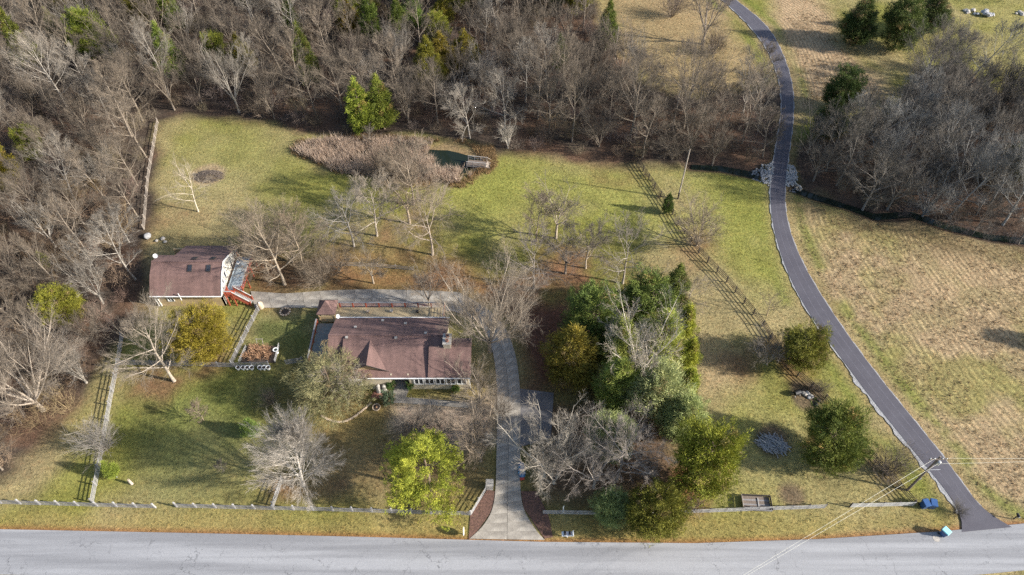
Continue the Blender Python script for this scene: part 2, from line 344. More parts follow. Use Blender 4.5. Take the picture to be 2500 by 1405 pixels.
LITTER = [((425, 930), 5, .7), ((742, 1186), 4, .6), ((695, 695), 6, .7), ((920, 576), 3, .6), ((864, 602), 3, .6), ((1056, 622), 4, .7), ((1357, 582), 3, .5), ((1303, 704), 5, .8), ((1380, 668), 5, .7), ((1430, 655), 4, .7), ((1520, 692), 4, .7), ((1000, 545), 4, .6), ((484, 517), 2, .6), ((1700, 600), 4, .6), ((1870, 890), 4, .7), ((2165, 1160), 3, .7), ((515, 866), 5, .7), ((1945, 885), 3, .6), ((380, 560), 5, .6), ((1500, 420), 5, .4), ((640, 640), 5, .7), ((700, 930), 6, .25)]
def ground_fields(X, Y):
    n1 = fbm(X, Y, 14); n2 = fbm(X+300, Y, 4.5); n3 = fbm(X, Y+300, 30, 3); wob = (fbm(X+77, Y+55, 6)-.5)
    col = np.empty(X.shape+(3,)); k = np.clip((n1-.36)/.22, 0, 1)[..., None]; col[:] = g_lawn*(1-k)+g_dry*k
    k = np.clip((n3-.5)/.15, 0, 1)[..., None]*.55; col = col*(1-k)+(g_lawn*1.12)*k
    def lay(poly, c, soft=1.5, amt=1., wobble=5.):
        nonlocal col
        d = sdf(X, Y, poly)+wob*wobble; a = (np.clip(.5-d/(2*soft), 0, 1)*amt)[..., None]; col = col*(1-a)+np.array(c)*a
    lay(PX((1440, -60), (1500, 130), (1600, 215), (1700, 240), (1880, 220), (1870, 140), (1800, 40), (1740, -60)), g_hay*.55+g_gold*.3+g_litter*.15, 3, .85, 8); lay(PX((1800, 30), (1885, 140), (1890, 200), (1850, 150), (1790, 60)), g_lawn, 2, .7)
    lay(FIELD_R, g_hay*.82+g_dry*.18, 2.5); lay(FIELD_T, g_hay, 3)
    a = (np.clip((n2-.48)/.2, 0, 1)*(sdf(X, Y, FIELD_R) < 3)*.6)[..., None]; col = col*(1-a)+g_dry*.85*a
    a = (np.clip((fbm(X+900, Y, 11)-.52)/.15, 0, 1)*(sdf(X, Y, FIELD_R) < 3)*.55)[..., None]; col = col*(1-a)+g_lawn*1.1*a
    # greener strips by the lane, rank grass by creek and field corners
    dl = np.minimum(segdist(X, Y, lane_l[::3]), segdist(X, Y, lane_r[::3]))
    a = (np.exp(-((dl-2.6)/1.1)**2)*.7*np.clip((n2-.35)/.2, 0, 1))[..., None]; col = col*(1-a)+np.array((.13, .15, .03))*a
    a = (np.exp(-(dl/1.1)**2)*.75)[..., None]; col = col*(1-a)+np.array((.26, .19, .10))*a
    lay(PX((1930, 470), (2000, 500), (2120, 530), (2260, 560), (2500, 620), (2500, 660), (2260, 600), (2080, 560), (1950, 520)), (.13, .10, .05), 2.5, .85)
    # yards: greener in the front, leaf litter behind and beside the house
    lay(PX((300, 905), (560, 900), (735, 890), (720, 1000), (620, 1130), (420, 1190), (300, 1120)), g_deep*1.1, 4, .6)
    lay(PX((300, 900), (470, 905), (420, 960), (310, 960)), g_litter, 2, .6)
    lay(PX((600, 765), (765, 765), (745, 880), (600, 875)), g_deep, 2, .85)
    lay(PX((1090, 370), (1560, 410), (1600, 480), (1700, 560), (1640, 600), (1380, 520), (1180, 560), (1080, 470)), np.array((.20, .205, .048)), 4, .8)
    lay(PX((1600, 400), (1860, 420), (1880, 560), (1930, 700), (1850, 720), (1740, 560)), np.array((.196, .20, .048)), 4, .75)
    lay(PX((400, 300), (700, 310), (720, 380), (680, 470), (430, 480)), np.array((.215, .20, .075)), 5, .6)
    lay(PX((1690, 880), (1850, 860), (1990, 1000), (2140, 1190), (1700, 1240), (1660, 1200)), np.array((.215, .20, .07)), 5, .65)
    lay(PX((1690, 810), (1800, 860), (1810, 930), (1760, 1000), (1690, 960)), g_hay, 3, .7)
    lay(PX((400, 570), (640, 600), (830, 590), (1000, 560), (1150, 640), (1560, 600), (1620, 690), (1500, 720), (1300, 720), (900, 715), (620, 700)), (.135, .115, .04), 5, .6)
    lay(PX((600, 600), (830, 610), (860, 706), (700, 712), (620, 700)), g_litter, 3, .75, 6); lay(PX((830, 645), (1090, 652), (1280, 690), (1330, 770), (1260, 760), (1140, 712), (900, 706), (820, 700)), g_rust*.65+g_litter*.35, 2.5, .85, 7)
    lay(PX((780, 600), (1080, 615), (1120, 650), (800, 650)), g_rust*.6+g_dry*.4, 3, .6)
    lay(PX((1245, 760), (1420, 720), (1500, 760), (1400, 960), (1290, 960), (1272, 880)), np.array((.125, .058, .04)), 2, .95, 3)
    lay(PX((1280, 930), (1660, 1000), (1700, 1200), (1500, 1240), (1330, 1240), (1275, 1200)), g_litter*.8, 3, .9)
    lay(PX((760, 890), (960, 950), (1200, 960), (1205, 1230), (900, 1230), (700, 1150), (730, 1000)), g_litter*.55+g_gold*.45, 4, .8)
    lay(PX((945, 975), (1205, 985), (1210, 1060), (1120, 1100), (960, 1040)), np.array((.34, .265, .20)), 1.2, .9, 2)
    lay(PX((800, 985), (905, 985), (960, 1000), (900, 1060), (790, 1050)), g_gold, 2, .6)
    lay(PX((650, 1170), (820, 1190), (810, 1225), (665, 1222)), g_litter, 1.5, .7)
    lay(PX((0, 1250), (600, 1262), (1140, 1272), (1145, 1310), (900, 1312), (0, 1293)), g_gold*.85+g_lawn*.15, 1.2, .8, 2)
    lay(PX((1335, 1265), (2200, 1255), (2320, 1240), (2340, 1290), (2000, 1316), (1700, 1326), (1330, 1322)), g_gold*.7+g_lawn*.3, 1.2, .75, 2)
    lay(PX((1660, 1160), (1720, 1170), (1720, 1240), (1660, 1240)), g_rust*.8, 1, .8)
    for c, r, k in LITTER:
        q = at(*c); d = np.hypot(X-q.x+1.5, Y-q.y)+wob*7; a = (np.clip(.5-(d-r)/4, 0, 1)*k*np.clip((n2-.3)/.3, 0, 1))[..., None]; col = col*(1-a)+(g_litter*.7+g_rust*.3)*a
    dr = segdist(X, Y, road_n); a = (np.exp(-(dr/.55)**2)*.85)[..., None]; col = col*(1-a)+g_rust*a
    dn = sdf(X, Y, PX((0, 1262), (1145, 1262), (1145, 1325), (0, 1300)))
    # pond margin and wood floors
    dp = sdf(X, Y, POND)
    a = np.clip(.5-(dp+wob*7-1)/4, 0, 1)[..., None]*.85; col = col*(1-a)+np.array((.21, .145, .085))*a
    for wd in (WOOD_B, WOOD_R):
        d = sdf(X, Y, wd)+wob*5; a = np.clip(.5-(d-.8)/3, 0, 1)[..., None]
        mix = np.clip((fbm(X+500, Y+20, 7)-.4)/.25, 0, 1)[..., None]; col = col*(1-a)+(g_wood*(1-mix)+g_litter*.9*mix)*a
    lay(PX((60, 1120), (200, 1000), (270, 880), (300, 900), (270, 1010), (230, 1080), (120, 1150)), g_dry*.8+g_hay*.2, 2, .85)
    dc = segdist(X, Y, CREEK); a = np.clip(1.15-dc/2.6, 0, 1)[..., None]; col = col*(1-a)+g_soil*a
    for c, r in (((1885, 1075), 2.6), ((510, 425), 3.0), ((1965, 965), 2.2), ((1935, 1212), 1.6)):
        q = at(*c); d = np.hypot((X-q.x), (Y-q.y)*1.0)+wob*2.5; a = np.clip(.5-(d-r)/1.2, 0, 1)[..., None]*.85; col = col*(1-a)+(np.array((.12, .085, .06)) if c[0] != 510 else np.array((.28, .21, .13)))*a
    col *= (.90+.2*n2)[..., None]
    # height
    z = (fbm(X, Y, 5, 3)-.5)*.10-.05
    z -= np.clip(1-dc/2.4, 0, 1)**.7*1.3*(np.hypot(X-at(1900, 432).x, Y-at(1900, 432).y) > 3.2)
    z -= np.clip(-dp/3, 0, 1)*.55
    hayrow = np.maximum(np.clip(.5-(sdf(X, Y, FIELD_R)+2)/4, 0, 1), np.clip(.5-(sdf(X, Y, FIELD_T)+1)/3, 0, 1))
    return col, z, rowdist(X, Y), hayrow
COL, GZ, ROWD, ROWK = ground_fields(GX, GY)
def ground_color(x, y):
    i = int(np.clip(np.searchsorted(gx, x), 0, len(gx)-1)); j = int(np.clip(np.searchsorted(gy, y), 0, len(gy)-1)); return COL[j, i]
def ground_z(x, y):
    i = np.clip(np.searchsorted(gx, x), 0, len(gx)-1); j = np.clip(np.searchsorted(gy, y), 0, len(gy)-1); return GZ[j, i]
def np_mesh(name, V, F, mat, col=None, smooth=False, extra=None):
    me = bpy.data.meshes.new(name); n = len(V); k = F.shape[1]; m = len(F)
    me.vertices.add(n); me.vertices.foreach_set('co', np.ascontiguousarray(V, np.float32).ravel())
    me.loops.add(m*k); me.loops.foreach_set('vertex_index', np.ascontiguousarray(F, np.int32).ravel())
    me.polygons.add(m); me.polygons.foreach_set('loop_start', np.arange(0, m*k, k, dtype=np.int32))
    if smooth: me.polygons.foreach_set('use_smooth', np.ones(m, bool))
    if col is not None:
        a = me.attributes.new('col', 'FLOAT_COLOR', 'POINT'); a.data.foreach_set('color', np.concatenate([col, np.ones((n, 1))], 1).astype(np.float32).ravel())
    if extra is not None:
        a = me.attributes.new('row', 'FLOAT_VECTOR', 'POINT'); a.data.foreach_set('vector', extra.astype(np.float32).ravel())
    me.materials.append(mat); me.update(calc_edges=True); me.validate(); return me
ny, nx = GX.shape; idx = np.arange(ny*nx).reshape(ny, nx)
F = np.stack([idx[:-1, :-1], idx[:-1, 1:], idx[1:, 1:], idx[1:, :-1]], -1).reshape(-1, 4)
V = np.stack([GX, GY, GZ], -1).reshape(-1, 3)
ex = np.stack([ROWD, ROWK, ROWD*0], -1).reshape(-1, 3)
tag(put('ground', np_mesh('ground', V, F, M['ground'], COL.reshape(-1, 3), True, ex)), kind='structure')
# ------------------------------------------------------------------ road, lane, drive
def sheet(name, left, right, z, mat, th=.15):
    """strip between two edge lines of equal length"""
    mb = MB(); n = len(left)
    top = [Vector((p.x, p.y, z)) for p in left]+[Vector((p.x, p.y, z)) for p in right]
    for i in range(n-1): mb.poly([top[i], top[i+1], top[n+i+1], top[n+i]][::-1])
    for line in (left, right):
        for i in range(n-1):
            a, b = line[i], line[i+1]; mb.poly([(a.x, a.y, z-th), (b.x, b.y, z-th), (b.x, b.y, z), (a.x, a.y, z)])
    return tag(mb.build(name, mat), kind='structure')
def even(line, n):
    acc = [0]
    for a, b in zip(line, line[1:]): acc.append(acc[-1]+(b-a).length)
    out = []; j = 0
    for k in range(n):
        s = acc[-1]*k/(n-1)
        while j < len(line)-2 and acc[j+1] < s: j += 1
        out.append(line[j].lerp(line[j+1], min(1, max(0, (s-acc[j])/max(acc[j+1]-acc[j], 1e-6)))))
    return out
sheet('road', road_n, road_s, .06, M['road'])
sheet('lane', even(lane_l, 120), even(lane_r, 120), .075, M['lane'])
LL_, LR_ = even(lane_l, 160), even(lane_r, 160)
for f_ in (.34, .66):
    a_ = [p.lerp(q, f_-.012) for p, q in zip(LL_, LR_)]; b_ = [p.lerp(q, f_+.012) for p, q in zip(LL_, LR_)]; sheet('lane_seam', a_[3:], b_[3:], .079, M['seam'], .003)
def offset(line, d, jit=0, seed=1):
    rg = random.Random(seed); o = []
    for i, p in enumerate(line):
        a = line[max(i-1, 0)]; b = line[min(i+1, len(line)-1)]; t = (b-a).normalized(); o.append(p+Vector((-t.y, t.x, 0))*(d*(1+jit*(.5*math.sin(i*.9+seed)+.35*math.sin(i*2.3+seed*2)+.3*(rg.random()-.5)))))
    return o
le = even(lane_l, 260); re = even(lane_r, 260)
sheet('gravel_shoulder', offset(le[4:], .2, .9, 2), offset(le[4:], -.1), .045, M['gravel'])
sheet('gravel_shoulder', offset(le[4:40], .5, .7, 4), offset(le[4:40], .1), .035, M['gravel'])
sheet('gravel_shoulder', offset(re[6:], .1), offset(re[6:], -.14, .9, 3), .045, M['gravel'])
# drive: slabs of old concrete between saw joints
dl_ = smooth(pts((1146, 1316), (1165, 1300), (1185, 1278), (1203, 1245), (1210, 1200), (1212, 1100), (1214, 1000), (1212, 930), (1206, 870), (1190, 812), (1160, 780), (1110, 762)))
dr_ = smooth(pts((1330, 1319), (1312, 1300), (1295, 1275), (1276, 1240), (1270, 1190), (1270, 1100), (1272, 1000), (1268, 920), (1258, 860), (1236, 800), (1190, 752), (1120, 714)))
drive = tag(bpy.data.objects.new('driveway', None), kind='structure'); C.objects.link(drive)
nL = 30; dl_ = even(dl_, nL*4+1); dr_ = even(dr_, nL*4+1)
def slabs(parent, a, b, step, cols, z, mat, gap=.02, name='slab'):
    n = len(a)-1
    for i in range(0, n, step):
        for c in range(cols):
            top = []
            for k in range(i, min(i+step, n)+1): top.append(a[k].lerp(b[k], c/cols))
            bot = []
            for k in range(i, min(i+step, n)+1): bot.append(a[k].lerp(b[k], (c+1)/cols))
            cen = (top[0]+top[-1]+bot[0]+bot[-1])/4
            ring = top+bot[::-1]
            ring = [Vector((p.x, p.y, z))+(Vector((cen.x, cen.y, z))-Vector((p.x, p.y, z))).normalized()*gap for p in ring]
            mb = MB(); m = len(top)
            for k in range(m-1): mb.poly([ring[k]-cen, ring[k+1]-cen, ring[2*m-2-k]-cen, ring[2*m-1-k]-cen][::-1])
            for k in range(2*m):
                p, q = ring[k]-cen, ring[(k+1) % (2*m)]-cen; mb.poly([p-Vector((0, 0, .12)), q-Vector((0, 0, .12)), q, p])
            mb.build(name, mat, parent, (cen.x, cen.y, 0))
slabs(drive, dl_, dr_, 4, 2, .085, M['conc'])
pad_a = pts((612, 712), (700, 718), (800, 710), (900, 707), (1000, 709), (1120, 714)); pad_b = pts((622, 752), (700, 752), (800, 752), (900, 750), (1000, 751), (1110, 762))
slabs(drive, even(pad_a, 13), even(pad_b, 13), 1, 2, .08, M['conc'])
sheet('drive_bed', offset(dl_[1:-1], -.06), offset(dr_[1:-1], .06), .02, M['soil'])
sheet('parking_spur', even(pts((1268, 950), (1352, 960)), 6), even(pts((1268, 1092), (1345, 1070)), 6), .07, M['spur'])
sheet('mulch_bed', even(pts((1190, 1196), (1148, 1258), (1144, 1318)), 10), even(pts((1209, 1200), (1202, 1246), (1158, 1308)), 10), .03, M['mulch'])
sheet('mulch_bed', even(pts((1272, 1200), (1278, 1240), (1330, 1316)), 10), even(pts((1310, 1200), (1340, 1262), (1350, 1312)), 10), .03, M['mulch'])
sheet('front_path', even(pts((962, 948), (955, 985)), 4), even(pts((1000, 948), (985, 985)), 4), .05, M['conc'])
sheet('front_path', even(pts((985, 970), (1080, 978), (1165, 985)), 6), even(pts((982, 985), (1080, 992), (1165, 998)), 6), .055, M['conc'])
sheet('patio', even(pts((914, 955), (905, 972)), 4), even(pts((955, 957), (950, 976)), 4), .045, M['brick'])
# water
mb = MB(); mb.poly([(x, y, -.34) for x, y in POND]); tag(mb.build('pond_water', M['water']), kind='structure')
cl = [Vector((x, y, 0)) for x, y in CREEK]
sheet('creek_water', offset(cl, .9, .4, 5), offset(cl, -.9, .4, 6), -1.0, M['water'], .02)
# ------------------------------------------------------------------ bare trees
def rvec(rg): 
    z = rg.uniform(-1, 1); a = rg.uniform(0, 6.2832); s = math.sqrt(1-z*z); return Vector((s*math.cos(a), s*math.sin(a), z))
SIDES = [7, 5, 4, 3, 3]
def bare(seed, H, Rc, style='leader', limbs=12, kids=(8, 7, 5), hb=.28, up=.12, rad=None, wander=.16, maxlev=4, thick=1., droop=0., ang=(.35, .8), el0=.25, lr=.5, sec=7):
    rg = random.Random(seed); T = MB(); B = MB(); rad = rad or H*.017
    def grow(p, d, L, r, lev, tipr=.3):
        n = (7, 5, 4, 3, 1)[lev]; P_ = [p.copy()]; D = [d.copy()]; q = p.copy(); d = d.copy()
        for i in range(n):
            d = (d+rvec(rg)*wander*(1 if lev < 3 else .8)+Vector((0, 0, up if lev < 3 else up*.6-droop))).normalized(); q = q+d*(L/n); P_.append(q.copy()); D.append(d.copy())
        r1 = r*tipr if lev < 3 else 0.0; rr = [r+(r1-r)*i/n for i in range(n+1)]
        (T if lev <= 1 else B).tube(P_, rr, SIDES[lev])
        if lev >= maxlev: return
        nk = kids[lev-1] if lev >= 1 else 0
        for k in range(nk):
            t = .18+.82*(k+rg.random())/nk; s = t*n; i = min(int(s), n-1); b = P_[i].lerp(P_[i+1], s-i); dd = D[i]
            side = dd.cross(rvec(rg)); side = side.normalized() if side.length > .01 else Vector((1, 0, 0))
            an = rg.uniform(*ang); nd = (dd*math.cos(an)+side*math.sin(an)).normalized()
            LL = L*(.62-.34*t)*rg.uniform(.75, 1.25) if lev == 1 else L*(.66-.3*t)*rg.uniform(.7, 1.3)
            rmin = (.026, .017, .0125)[lev-1]*thick
            grow(b, nd, max(LL, .35), max(rr[i]*.5, rmin), lev+1)
    if style == 'leader':
        n = 9; P_ = [Vector((0, 0, -.15))]; d = Vector((0, 0, 1)); q = P_[0].copy()
        for i in range(n):
            d = (d+rvec(rg)*.09+Vector((0, 0, .1))).normalized(); q = q+d*(H*.93/n); P_.append(q.copy())
        rr = [rad*(1.25 if i == 0 else 1)*(1-.86*i/n) for i in range(n+1)]; T.tube(P_, rr, 8)
        for k in range(limbs):
            t = hb+(1-hb)*(k+rg.random()*.7)/limbs; s = t*n; i = min(int(s), n-1); b = P_[i].lerp(P_[i+1], s-i)
            u = (t-hb)/(1-hb); a = k*2.4+rg.uniform(-.5, .5); el = el0+.95*u+rg.uniform(-.15, .15)
            sh = (math.sin(math.pi*min(1, .22+.74*u)))**.7 if u < .9 else .45
            grow(b, Vector((math.cos(a)*math.cos(el), math.sin(a)*math.cos(el), math.sin(el))), Rc*1.12*max(.32, sh)*rg.uniform(.8, 1.12), max(rr[i]*lr, .03), 1)
    elif style == 'vase':
        fk = H*hb; T.tube([Vector((0, 0, -.15)), Vector((0, 0, fk*.5)), Vector((.05, 0, fk))], [rad*1.3, rad, rad*.95], 8)
        for k in range(limbs):
            a = k*6.2832/limbs*1.0+rg.uniform(-.4, .4); sp = math.atan2(Rc, H*.8)*rg.uniform(.35, 1.3)
            dd = Vector((math.cos(a)*math.sin(sp), math.sin(a)*math.sin(sp), math.cos(sp)))
            b = Vector((0, 0, fk*rg.uniform(.75, 1)))
            L = (H-fk)*rg.uniform(.8, 1.0)/max(.7, math.cos(sp)*1.02)
            n = 7; P_ = [b]; q = b.copy(); d = dd
            for i in range(n):
                d = (d+rvec(rg)*wander*.8+Vector((0, 0, up*.6))).normalized(); q = q+d*(L/n); P_.append(q.copy())
            r0 = rad*rg.uniform(.45, .65); rr = [r0*(1-.85*i/n) for i in range(n+1)]; T.tube(P_, rr, 6)
            for j in range(sec):
                t = .22+.78*(j+rg.random())/sec; s = t*n; i = min(int(s), n-1); bb = P_[i].lerp(P_[i+1], s-i); dd2 = (P_[i+1]-P_[i]).normalized()
                sd_ = dd2.cross(rvec(rg)); sd_.normalize(); an = rg.uniform(ang[0], ang[1]+.05)
                grow(bb, (dd2*math.cos(an)+sd_*math.sin(an)).normalized(), L*(.45-.22*t)*rg.uniform(.8, 1.25), max(rr[i]*.5, .028), 1 if t < .5 else 2)
    else:   # shrub: many stems from the ground
        for k in range(limbs):
            a = rg.uniform(0, 6.28); sp = rg.uniform(.1, 1.0)*math.atan2(Rc, H*.75)
            dd = Vector((math.cos(a)*math.sin(sp), math.sin(a)*math.sin(sp), math.cos(sp)))
            grow(Vector((math.cos(a), math.sin(a), 0))*rg.uniform(0, .12*Rc)+Vector((0, 0, -.1)), dd, H*rg.uniform(.75, 1.1), rad*rg.uniform(.5, 1), 2, .15)
    return T, B
LIB = {}
def lib(key, *a, **k):
    T, B = bare(*a, **k)
    LIB[key] = (T.mesh('trunk', M['bark'], True) if T.v else None, B.mesh('branches', M['twig']))
for i in range(5): lib('wood%d' % i, 100+i, 14, 4.4, 'leader', 13, (8, 7, 5), .28, .14, .17)
for i in range(3): lib('vase%d' % i, 120+i, 12, 5.2, 'vase', 6, (8, 7, 5), .22, .09, .2, thick=.75)
for i in range(3): lib('round%d' % i, 130+i, 11, 5.0, 'leader', 13, (9, 7, 6), .22, .08, .18, .22)
lib('beech', 141, 13.0, 5.6, 'leader', 60, (10, 7, 5), .08, .03, .2, .04, 4, .75, ang=(.2, .55), el0=.52, lr=.22)
lib('big0', 151, 16.5, 8.2, 'vase', 9, (9, 8, 6), .16, .12, .32, .09, sec=11, thick=.7)
lib('big1', 152, 15, 6.4, 'leader', 17, (9, 8, 6), .2, .10, .25, .15, thick=.72)
lib('sparse', 161, 8, 4.6, 'leader', 10, (6, 5, 2), .3, .10, .14, .25)
lib('orch0', 171, 9, 4.8, 'leader', 12, (8, 7, 5), .32, .03, .17, .27, thick=.8)
lib('orch1', 172, 9, 5.0, 'vase', 5, (8, 7, 5), .32, .03, .17, .25, thick=.8)
lib('multi0', 181, 11, 4.2, 'vase', 8, (7, 7, 5), .06, .1, .2, .14, thick=.75)
lib('multi1', 182, 9, 4.8, 'vase', 9, (8, 7, 5), .05, .05, .17, .2, thick=.75)
for i in range(3): lib('shrub%d' % i, 191+i, 4, 2.8, 'shrub', 30, (8, 8, 6), rad=.04, wander=.22, up=.04)
lib('sapling', 197, 4.2, 1.7, 'leader', 18, (8, 6, 0), .25, .12, .05, .15, 3)
def plant(name, key, loc, label, cat, s=1., rz=None, tint=(1, 1, 1), group=None, lean=(0, 0), sz=1., twig=None, parts=('trunk', 'branches')):
    rg = random.Random(hash((round(loc[0]*100), round(loc[1]*100))) & 0xffff)
    o = thing(name, label, cat, (loc[0], loc[1], float(ground_z(loc[0], loc[1]))-.02), rg.uniform(0, 6.28) if rz is None else rz, group)
    o.rotation_euler = (lean[0], lean[1], o.rotation_euler.z); o.scale = (s, s, s*sz)
    for nm, me, c in zip(parts, LIB[key], (tuple(k*1.12 for k in tint), twig or tuple(k*.86 for k in tint))):
        if me is None: continue
        p = put(nm, me, o); p.color = tuple(k*(1.32 if nm == 'foliage' else 1) for k in c)+(1,)
    return o
# ------------------------------------------------------------------ evergreens
def conifer(seed, H, Rc, prof, n, leaf=.36, wid=.10, blades=7, base=.06, lumps=9, gap=.0, upb=.35, lay=False, vari=.45, tone=((.055, .085, .018), (.13, .15, .03)), fine=.75, inner=.22, dead=.07, gth=.55):
    """boughs of uneven length, each carrying a plume of needle sprays"""
    g = np.random.RandomState(seed); nb = max(40, n//10); C_ = []; D_ = []; TT = []; DD = []; T = MB()
    T.tube([Vector((0, 0, -.15)), Vector((.05, 0, H*.35)), Vector((0, .05, H*.7)), Vector((0, 0, H*.93))], [H*.02, H*.016, H*.008, .01], 7)
    la = g.rand(lumps)*6.2832; lz = g.rand(lumps)
    b = 0; tries = 0
    while b < nb and tries < nb*8:
        tries += 1; z = g.rand(); r = prof(z)
        if g.rand() > r+.12: continue
        if lay: z = min(.98, (math.floor(z*lay)+g.rand()*.3)/lay)
        a = g.rand()*6.2832; near = np.max(np.cos(a-la)*1.0-((z-lz)*3.5)**2)
        if gap and near < gth and g.rand() < gap: continue
        L = r*Rc*(.5+.42*g.rand()+.3*max(0, near)); d = np.array((math.cos(a), math.sin(a), upb*(.5+g.rand())+max(0, z-.7)*2.2)); d /= np.linalg.norm(d)
        p0 = np.array((0, 0, H*(base+(1-base)*z)*.94)); sd_ = np.array((-math.sin(a), math.cos(a), 0)); k = int(5+L*3.6)
        t = inner+(1-inner)*g.rand(k)**.75; w_ = (.09+.26*np.sin(np.pi*np.clip(t, 0, 1))**.8)*max(L, .8)
        c = p0+d*(t*L)[:, None]+sd_*(g.randn(k)*w_*.55)[:, None]+np.array((0, 0, 1))*(g.randn(k)*.13*max(L, .8)**.6+t*t*L*upb*.12)[:, None]
        C_.append(c); D_.append(np.repeat(d[None], k, 0)+sd_*(g.randn(k)*.35)[:, None]); TT.append(np.clip(.05+g.rand()*.75+g.randn(k)*.14, 0, 1)); DD.append(np.full(k, 1. if g.rand() < dead else 0.)); b += 1
        if b % 6 == 0 and L > .8: e = Vector(p0+d*L*.85); q = Vector(p0); T.tube([q, q.lerp(e, .5), e], [.05, .035, .01], 4)
    zt = np.linspace(.86, 1.0, 14); C_.append(np.stack([g.randn(14)*.1, g.randn(14)*.1, H*zt], 1)); D_.append(np.repeat(np.array(((0, 0, 1.),)), 14, 0)); TT.append(np.ones(14)*.8); DD.append(np.zeros(14))
    blades = int(blades*1.45); c = np.concatenate(C_); d = np.concatenate(D_); tt = np.concatenate(TT); m = len(c); k = m*blades
    cc = np.repeat(c, blades, 0); oo = np.repeat(d, blades, 0); dirs = oo*fine+g.randn(k, 3)*.42+np.array((0, 0, .12)); dirs /= np.linalg.norm(dirs, axis=1)[:, None]
    sd_ = np.cross(dirs, g.randn(k, 3)); sd_ /= np.linalg.norm(sd_, axis=1)[:, None]+1e-9
    L = leaf*.82*(.6+.9*g.rand(k))[:, None]; wid = wid*.72; st = cc+g.randn(k, 3)*leaf*.42
    V = np.stack([st-sd_*wid*.5, st+sd_*wid*.5, st+dirs*L], 1).reshape(-1, 3); V[:, 2] = np.maximum(V[:, 2], .05)
    t = np.clip(np.repeat(tt, blades)*.75+g.rand(k)*.25, 0, 1)[:, None]; t0, t1 = np.array(tone[0]), np.array(tone[1])
    dd = np.repeat(np.concatenate(DD), blades)[:, None]; col = (t0*(1-t)+t1*t)*(1-.75*dd)+np.array((.17, .115, .06))*.75*dd; col = col*(1-vari*.3+vari*.6*g.rand(k))[:, None]
    me = np_mesh('foliage', V, np.arange(k*3).reshape(-1, 3), M['leaf'], np.repeat(col, 3, 0))
    return T.mesh('trunk', M['bark'], True), me
cone = lambda z: max(.05, (1-z)**.75*min(1, .55+z*4))
egg = lambda z: max(.05, math.sqrt(max(0, 1-((z-.38)/.64)**2)))
dome = lambda z: max(.05, math.sqrt(max(0, 1-z**2.2)))
ball = lambda z: max(.1, math.sqrt(max(0, 1-(2*z-1)**2)))
GR = ((.045, .065, .016), (.15, .165, .034)); OL = ((.06, .068, .013), (.20, .185, .028)); GO = ((.10, .08, .012), (.27, .215, .028)); LI = ((.10, .13, .018), (.29, .30, .035)); GG = ((.10, .125, .05), (.32, .32, .14)); DK = ((.026, .042, .014), (.085, .10, .026))
for i in range(2): LIB['cedar%d' % i] = conifer(300+i, 10, 2.9, cone, 1900, .34, tone=GR)
for i in range(2): LIB['olive%d' % i] = conifer(310+i, 9, 4.0, egg, 2300, .32, .10, tone=OL, lumps=9, upb=.45, gap=.4)
LIB['gold'] = conifer(320, 8.6, 5.2, dome, 3300, .34, .10, tone=GO, lumps=13, upb=.5, gap=.3)
LIB['goldcone'] = conifer(321, 9.5, 4.0, cone, 2400, .36, .10, tone=((.07, .07, .014), (.27, .20, .03)), lumps=14, vari=.5)
LIB['dark0'] = conifer(330, 9.5, 4.1, egg, 2300, .36, .11, tone=DK, lumps=8, gap=.5)
LIB['dark1'] = conifer(331, 11, 3.5, cone, 2100, .38, .11, tone=DK, lumps=8, gap=.4)
LIB['lime'] = conifer(340, 9, 3.1, cone, 1700, .45, .10, tone=((.11, .14, .022), (.40, .39, .06)), lumps=10, upb=1.2)
LIB['grove0'] = conifer(341, 10, 4.2, cone, 2500, .48, .09, tone=((.08, .11, .026), (.33, .33, .085)), lumps=9, upb=.8, vari=.6, gap=.45)
LIB['grove1'] = conifer(342, 8, 3.8, dome, 2300, .45, .09, tone=GG, lumps=9, upb=.8, vari=.6, gap=.45)
LIB['pine'] = conifer(353, 12.5, 7.0, cone, 1350, .32, .11, 11, base=.1, tone=((.13, .155, .022), (.36, .36, .045)), lumps=30, gap=.97, upb=.28, lay=7, inner=.42, dead=.04, gth=.84)
LIB['hemlock'] = conifer(360, 11, 6.0, dome, 1250, .46, .08, 7, tone=((.075, .078, .035), (.25, .225, .11)), lumps=11, gap=.75, upb=.12, lay=9, vari=.5, inner=.15)
LIB['box'] = conifer(370, 1.7, 1.0, ball, 900, .16, .07, 6, base=0, tone=((.03, .06, .015), (.07, .115, .03)), lumps=5, upb=.7)
LIB['holly'] = conifer(371, 2.2, 1.2, ball, 800, .22, .11, 6, base=0, tone=((.03, .05, .025), (.12, .15, .09)), lumps=6, upb=.7, vari=.8)
EV = ('trunk', 'foliage')
